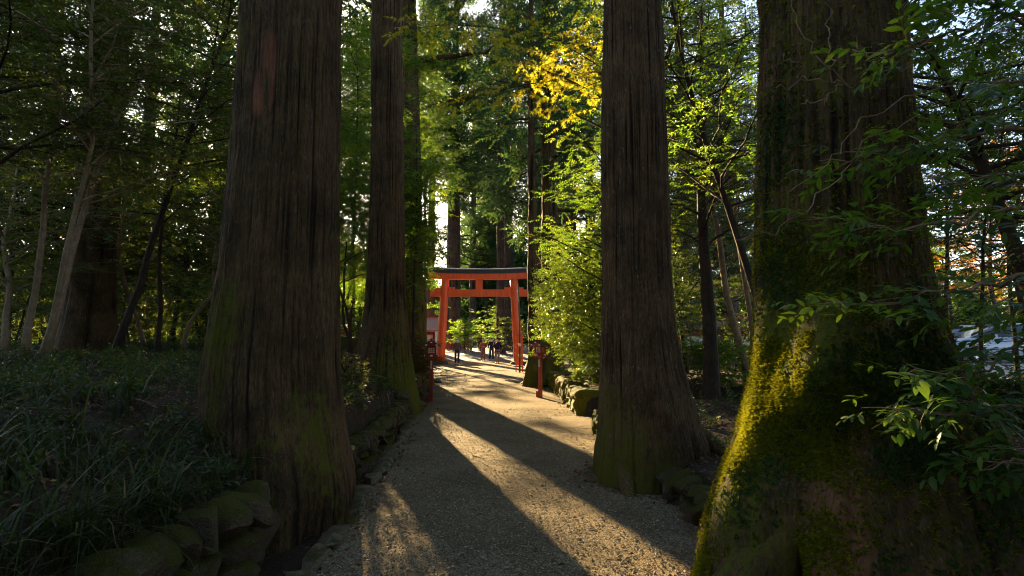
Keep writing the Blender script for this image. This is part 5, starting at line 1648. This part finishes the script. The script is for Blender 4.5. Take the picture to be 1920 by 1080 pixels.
# ------------------------------------------------------------------ people
def skin_mesh(name, verts, edges, radii, mat, parent, levels=2, root_v=0):
    me = bpy.data.meshes.new(name + '_src')
    me.from_pydata([tuple(v) for v in verts], edges, [])
    o = bpy.data.objects.new(name + '_src', me)
    COL.objects.link(o)
    sk = o.modifiers.new('s', 'SKIN')
    sk.use_smooth_shade = True
    if not me.skin_vertices:
        o.data.skin_vertices.new()
    for i, r in enumerate(radii):
        rr = r if isinstance(r, (tuple, list)) else (r, r)
        o.data.skin_vertices[0].data[i].radius = rr
    o.data.skin_vertices[0].data[root_v].use_root = True
    sb = o.modifiers.new('d', 'SUBSURF'); sb.levels = levels; sb.render_levels = levels
    dg = bpy.context.evaluated_depsgraph_get()
    nm = bpy.data.meshes.new_from_object(o.evaluated_get(dg), depsgraph=dg)
    bpy.data.objects.remove(o)
    bpy.data.meshes.remove(me)
    nm.name = name
    nm.materials.clear(); nm.materials.append(mat)
    for p_ in nm.polygons: p_.use_smooth = True
    q = bpy.data.objects.new(name, nm)
    COL.objects.link(q)
    q.parent = parent
    return q

def person(label, px, Y, h, face, top, bottom, hair, pose='walk', coat=False, skirt=False, mask=True, arms='down', seed=0):
    """face: heading in degrees, -90 looks at the viewer"""
    x = at(px, 660, Y)[0]
    z = gz(x, Y) + .014
    root = thing('person', label, 'person', (x, Y, z), 'people walking in the court and through the gate')
    root.rotation_euler = (0, 0, R(face + 90))        # figure is modelled looking along -Y
    root.scale = (h / 1.7,) * 3
    st = .16 if pose == 'walk' else .03
    J = dict(pelvis=(0, 0, .93), belly=(0, 0, 1.05), chest=(0, .01, 1.27), neck=(0, .01, 1.44), head0=(0, -.01, 1.53), head1=(0, -.015, 1.64))
    hipL, hipR = (.095, 0, .90), (-.095, 0, .90)
    kneeL, kneeR = (.10, -st * .75, .49), (-.10, st * .25, .49)
    ankL, ankR = (.10, -st * .9 , .08), (-.10, st * 1.15, .10)
    toeL, toeR = (.115, -st * .9 - .17, .03), (-.115, st * 1.15 - .16, .03)
    if arms == 'down':
        elL, elR = (.25, .04, 1.13), (-.25, .03, 1.13)
        haL, haR = (.26, -.06, .90), (-.26, -.03, .90)
    elif arms == 'front':
        elL, elR = (.25, .02, 1.12), (-.25, .02, 1.12)
        haL, haR = (.07, -.22, 1.10), (-.06, -.23, 1.13)
    else:
        elL, elR = (.25, .03, 1.13), (-.24, -.04, 1.14)
        haL, haR = (.26, -.05, .90), (-.10, -.20, 1.34)
    shL, shR = (.18, .01, 1.40), (-.18, .01, 1.40)
    V = [J['pelvis'], J['belly'], J['chest'], J['neck'], J['head0'], J['head1'], hipL, kneeL, ankL, toeL, hipR, kneeR, ankR, toeR, shL, elL, haL, shR, elR, haR]
    E_ = [(0, 1), (1, 2), (2, 3), (3, 4), (4, 5), (0, 6), (6, 7), (7, 8), (8, 9), (0, 10), (10, 11), (11, 12), (12, 13), (2, 14), (14, 15), (15, 16), (2, 17), (17, 18), (18, 19)]
    r = [.12, .115, .125, .05, .082, .088, .08, .055, .042, .035, .08, .055, .042, .035, .055, .042, .03, .055, .042, .03]
    # fingers and thumb
    for hand, s in ((16, 1), (19, -1)):
        H = np.array(V[hand]); El = np.array(V[hand - 1])
        d = (H - El) / np.linalg.norm(H - El)
        side = np.cross(d, [s, 0, 0]); side = side / max(np.linalg.norm(side), 1e-6)
        for k, (o_, l_) in enumerate(((-.03, .075), (-.01, .088), (.01, .082), (.03, .065), (.045, .05))):
            base = H + d * (.045 if k < 4 else .01) + side * o_
            tip = base + d * l_ + np.array([-s * .02, 0, 0]) + (side * .02 if k == 4 else 0)
            V += [tuple(base), tuple(tip)]; n = len(V)
            E_ += [(hand, n - 2), (n - 2, n - 1)]; r += [.010, .008]
    skin_mesh('body', V, E_, r, M['skin'], root, 2)
    # jacket
    lo = .62 if coat else .84
    Vj = [(0, 0, .96), (0, 0, 1.08), (0, .01, 1.28), (0, .012, 1.42), shL, elL, tuple(np.array(haL) * .94 + np.array(elL) * .06), shR, elR, tuple(np.array(haR) * .94 + np.array(elR) * .06), (0, .01, lo)]
    Ej = [(0, 1), (1, 2), (2, 3), (2, 4), (4, 5), (5, 6), (2, 7), (7, 8), (8, 9), (0, 10)]
    rj = [(.165, .135), (.165, .135), (.165, .135), .075, .085, .07, .05, .085, .07, .05, (.175, .145)]
    if skirt:
        Vj[-1] = (0, .02, .42); rj[-1] = (.24, .20); rj[0] = (.17, .14)
    skin_mesh('kimono' if skirt else 'coat' if coat else 'jacket', Vj, Ej, rj, M[top], root, 2)
    if skirt:
        a = Acc()
        ang = np.linspace(0, 2 * math.pi, 20, endpoint=False)
        a.lathe([(.168, 1.02), (.178, 1.03), (.178, 1.17), (.168, 1.18)], (0, 0, 0), 20, sx=1.05, sy=.9)
        a.V = [v + np.array([x, Y, z]) for v in a.V]
        mk('sash', a, M['obi'], root)
    # trousers
    Vt = [(0, 0, .94), hipL, kneeL, (ankL[0], ankL[1] + .01, ankL[2] + .03), hipR, kneeR, (ankR[0], ankR[1] + .01, ankR[2] + .03)]
    skin_mesh('trousers', Vt, [(0, 1), (1, 2), (2, 3), (0, 4), (4, 5), (5, 6)], [(.135, .12), .098, .078, .066, .098, .078, .066], M[bottom], root, 2)
    for an, to in ((ankL, toeL), (ankR, toeR)):
        skin_mesh('shoe', [(an[0], an[1] + .04, .045), ((an[0] + to[0]) / 2, (an[1] + to[1]) / 2, .045), (to[0], to[1], .035)], [(0, 1), (1, 2)], [.05, .052, .042], M['shoe'], root, 1)
    # hair, nose, ears, mask
    a = Acc()
    ph = np.linspace(.15 * math.pi, .5 * math.pi, 7)
    prof = [(.104 * math.cos(p_), 1.60 + .135 * math.sin(p_)) for p_ in np.linspace(-.25, math.pi / 2, 8)]
    th = np.linspace(0, 2 * math.pi, 20, endpoint=False)
    Vh = []
    for k, (rr, zz) in enumerate(prof):
        for t in th:
            front = max(0, -math.sin(t))
            Vh.append([rr * math.cos(t) * .92, rr * math.sin(t) * 1.05 + .006 + .03 * front * (1 if k < 4 else 0), zz + (.075 * front if k < 4 else 0) - (.03 * max(0, math.sin(t)) if k < 2 else 0)])
    a.add(np.array(Vh) + [x, Y, z], [grid_faces(len(prof), 20, True)])
    mk('hair', a, M[hair], root)
    a = Acc()
    for s in (-1, 1):
        a.box((s * .034, -.096, 1.615), (.022, .012, .010))
    a.V = [v + np.array([x, Y, z]) for v in a.V]
    mk('eye', a, M['black_ink'], root, smooth_=False)
    if mask:
        a = Acc()
        a.lathe([(.0, 1.505), (.06, 1.51), (.088, 1.545), (.088, 1.585), (.07, 1.598)], (x, Y - .022, z), 14, sx=.85)
        mk('face_mask', a, M['white_cloth'], root)
    return root
def foot_Y(py):
    Y = 20.0
    for _ in range(60):
        g = float(far_rise(Y))
        Y = .5 * Y + .5 * 1067 * (1.5 - g - .014) / (py - 640)
    return Y
person('grey haired person in a brown jacket and dark jeans coming through the gate', 857, foot_Y(683.5), 1.66, -88, 'jacket_brown', 'jeans_dark', 'grey_hair', pose='walk', seed=1)
person('person in a long brown coat and brown trousers looking down at their hands', 906, foot_Y(677.5), 1.62, -85, 'coat_brown', 'trouser_brown', 'grey_hair', arms='front', mask=False, coat=True)
person('person in an open dark jacket and grey trousers, nearest of the right pair', 932.5, foot_Y(682), 1.70, -95, 'navy', 'grey_cloth', 'hair', arms='phone', pose='walk')
person('person all in black walking just left of the grey trousered one', 921.5, foot_Y(676.3), 1.70, -80, 'black_cloth', 'black_cloth', 'hair', pose='walk')
person('person in a pale grey kimono with a sash standing by the red fence', 883, 54, 1.66, -10, 'kimono', 'grey_cloth', 'plum', pose='stand', skirt=True, arms='front')
person('person in a plum jacket behind the brown coated one', 899.5, 53, 1.66, -120, 'plum', 'black_cloth', 'hair', pose='stand', arms='front')
person('person in black at the back, head above the right pair', 931.5, 52, 1.66, 180, 'black_cloth', 'black_cloth', 'hair', pose='stand', arms='front')

# ------------------------------------------------------------------ parked cars in the lot on the right
def car(label, x, y, z0, rot, paint, seed=0):
    root = thing('parked_car', label, 'car', (x, y, z0), 'cars in the parking lot')
    Rn = np.array(Matrix.Rotation(rot, 3, 'Z'))
    pl_ = lambda acc: [acc.V.__setitem__(i, v @ Rn.T + np.array([x, y, z0])) for i, v in enumerate(acc.V)] and acc
    Lh = 2.15
    # lower shell, cross sections along the length (x)
    secs = [(-2.15, .40, .70, .72), (-2.05, .26, .84, .80), (-1.6, .20, .92, .84), (-.6, .20, .94, .86), (.6, .20, .94, .86), (1.3, .20, .92, .85), (1.85, .24, .80, .82), (2.10, .34, .70, .74), (2.18, .42, .62, .66)]
    V = []
    for (sx, zb, zt_, hw) in secs:
        V += [[sx, -hw * .93, zb], [sx, -hw, zb + .12], [sx, -hw, (zb + zt_) / 2 + .1], [sx, -hw * .93, zt_], [sx, hw * .93, zt_], [sx, hw, (zb + zt_) / 2 + .1], [sx, hw, zb + .12], [sx, hw * .93, zb]]
    a = Acc(); n = len(secs)
    a.add(V, [grid_faces(n, 8, True), np.array([[7, 6, 1, 0], [6, 5, 2, 1], [5, 4, 3, 2]]), np.array([[0, 1, 6, 7], [1, 2, 5, 6], [2, 3, 4, 5]]) + (n - 1) * 8])
    mk('body', pl_(a), paint, root)
    # roof on pillars
    roofs = [(-1.75, .90, .78), (-1.25, 1.38, .62), (-.3, 1.46, .62), (.45, 1.42, .62), (1.25, .92, .76)]
    a = Acc(); V = []
    for (sx, zz, hw) in roofs[1:4]:
        V += [[sx, -hw, zz - .05], [sx, -hw * .9, zz], [sx, hw * .9, zz], [sx, hw, zz - .05]]
    a.add(V, [grid_faces(3, 4, True), np.array([[0, 1, 2, 3]]), np.array([[11, 10, 9, 8]])])
    mk('roof', pl_(a), paint, root)
    a = Acc(); V = []
    for (sx, zz, hw), sh in zip(roofs, (0, .055, .055, .055, 0)):
        V += [[sx, -.80, .90], [sx, -hw, zz - sh], [sx, hw, zz - sh], [sx, .80, .90]]
    a.add(V, [grid_faces(5, 4, False)])
    mk('windows', pl_(a), M['car_glass'], root)
    for sx in (-1.32, 1.36):
        for s in (-1, 1):
            a = Acc()
            a.lathe([(.20, -.10), (.30, -.10), (.325, -.06), (.325, .06), (.30, .10), (.20, .10)], (0, 0, 0), 24)
            a.V = [np.stack([v[:, 0], v[:, 2], v[:, 1]], 1) + [sx, s * .78, .325] for v in a.V]
            w = mk('tyre', pl_(a), M['tyre'], root)
            a = Acc()
            a.lathe([(0, .09), (.05, .095), (.18, .07), (.205, .085), (.205, -.085), (0, -.085)], (0, 0, 0), 24)
            a.V = [np.stack([v[:, 0], s * v[:, 2], v[:, 1]], 1) + [sx, s * .78, .325] for v in a.V]
            mk('rim', pl_(a), M['rim'], root)
    for s in (-1, 1):
        a = Acc(); a.box((2.08, s * .56, .64), (.16, .26, .12)); mk('headlight', pl_(a), M['lens_clear'], root, smooth_=False)
        a = Acc(); a.box((-2.06, s * .60, .74), (.14, .22, .14)); mk('tail_light', pl_(a), M['lens_red'], root, smooth_=False)
        a = Acc(); a.box((.85, s * .92, .98), (.12, .16, .11)); mk('mirror', pl_(a), paint, root, smooth_=False)
for px, Y, rot, pt, lb in ((1790, 24, 205, 'car_dark', 'dark car glimpsed beside the mossy giant'), (1835, 27.5, 190, 'car_blue', 'light blue car in the parking lot'), (1905, 26, 182, 'car_white', 'white car in the lot by the right border'),
                           (1880, 21.5, 172, 'car_silver', 'silver car nearest in the parking lot'), (2000, 24, 178, 'car_white', 'white car at the far right, cut by the border')):
    x, y = at0(px, Y)
    car(lb, x, y, .71, R(rot), M[pt])

# ------------------------------------------------------------------ light, sky, camera
w = bpy.data.worlds.new('World'); sc.world = w; w.use_nodes = True
nt = w.node_tree
sky = nt.nodes.new('ShaderNodeTexSky'); sky.sky_type = 'NISHITA'; sky.sun_disc = False
sky.sun_elevation, sky.sun_rotation = SUN_EL, SUN_AZ
sky.air_density, sky.dust_density, sky.ozone_density = .7, 1.0, 0.0
nt.links.new(sky.outputs[0], nt.nodes['Background'].inputs[0])
nt.nodes['Background'].inputs[1].default_value = .068
ld = bpy.data.lights.new('sun', 'SUN'); ld.energy = 5.0; ld.angle = R(.5); ld.color = (1, .73, .37)
lo = bpy.data.objects.new('sun', ld); COL.objects.link(lo)
lo.rotation_euler = Vector(SUN).to_track_quat('Z', 'Y').to_euler()
lo.location = (0, 0, 40)
cd = bpy.data.cameras.new('camera'); cd.sensor_width = 36; cd.lens = 36 * F / 1920; cd.clip_end = 2000; cd.clip_start = .05
co = bpy.data.objects.new('camera', cd); COL.objects.link(co)
co.location = (0, 0, CAMH); co.rotation_euler = (math.pi / 2 + PITCH, 0, 0)
sc.camera = co
sc.view_settings.view_transform = 'Standard'; sc.view_settings.look = 'None'; sc.view_settings.gamma = 1
sc.view_settings.exposure = 3.05
sc.cycles.use_denoising = True
sc.cycles.pixel_filter_type = 'BLACKMAN_HARRIS'; sc.cycles.filter_width = 1.05
sc.cycles.max_bounces = 6; sc.cycles.diffuse_bounces = 3; sc.cycles.glossy_bounces = 2; sc.cycles.transmission_bounces = 4
sc.cycles.sample_clamp_indirect = 4.0
sc.cycles.caustics_reflective = False; sc.cycles.caustics_refractive = False
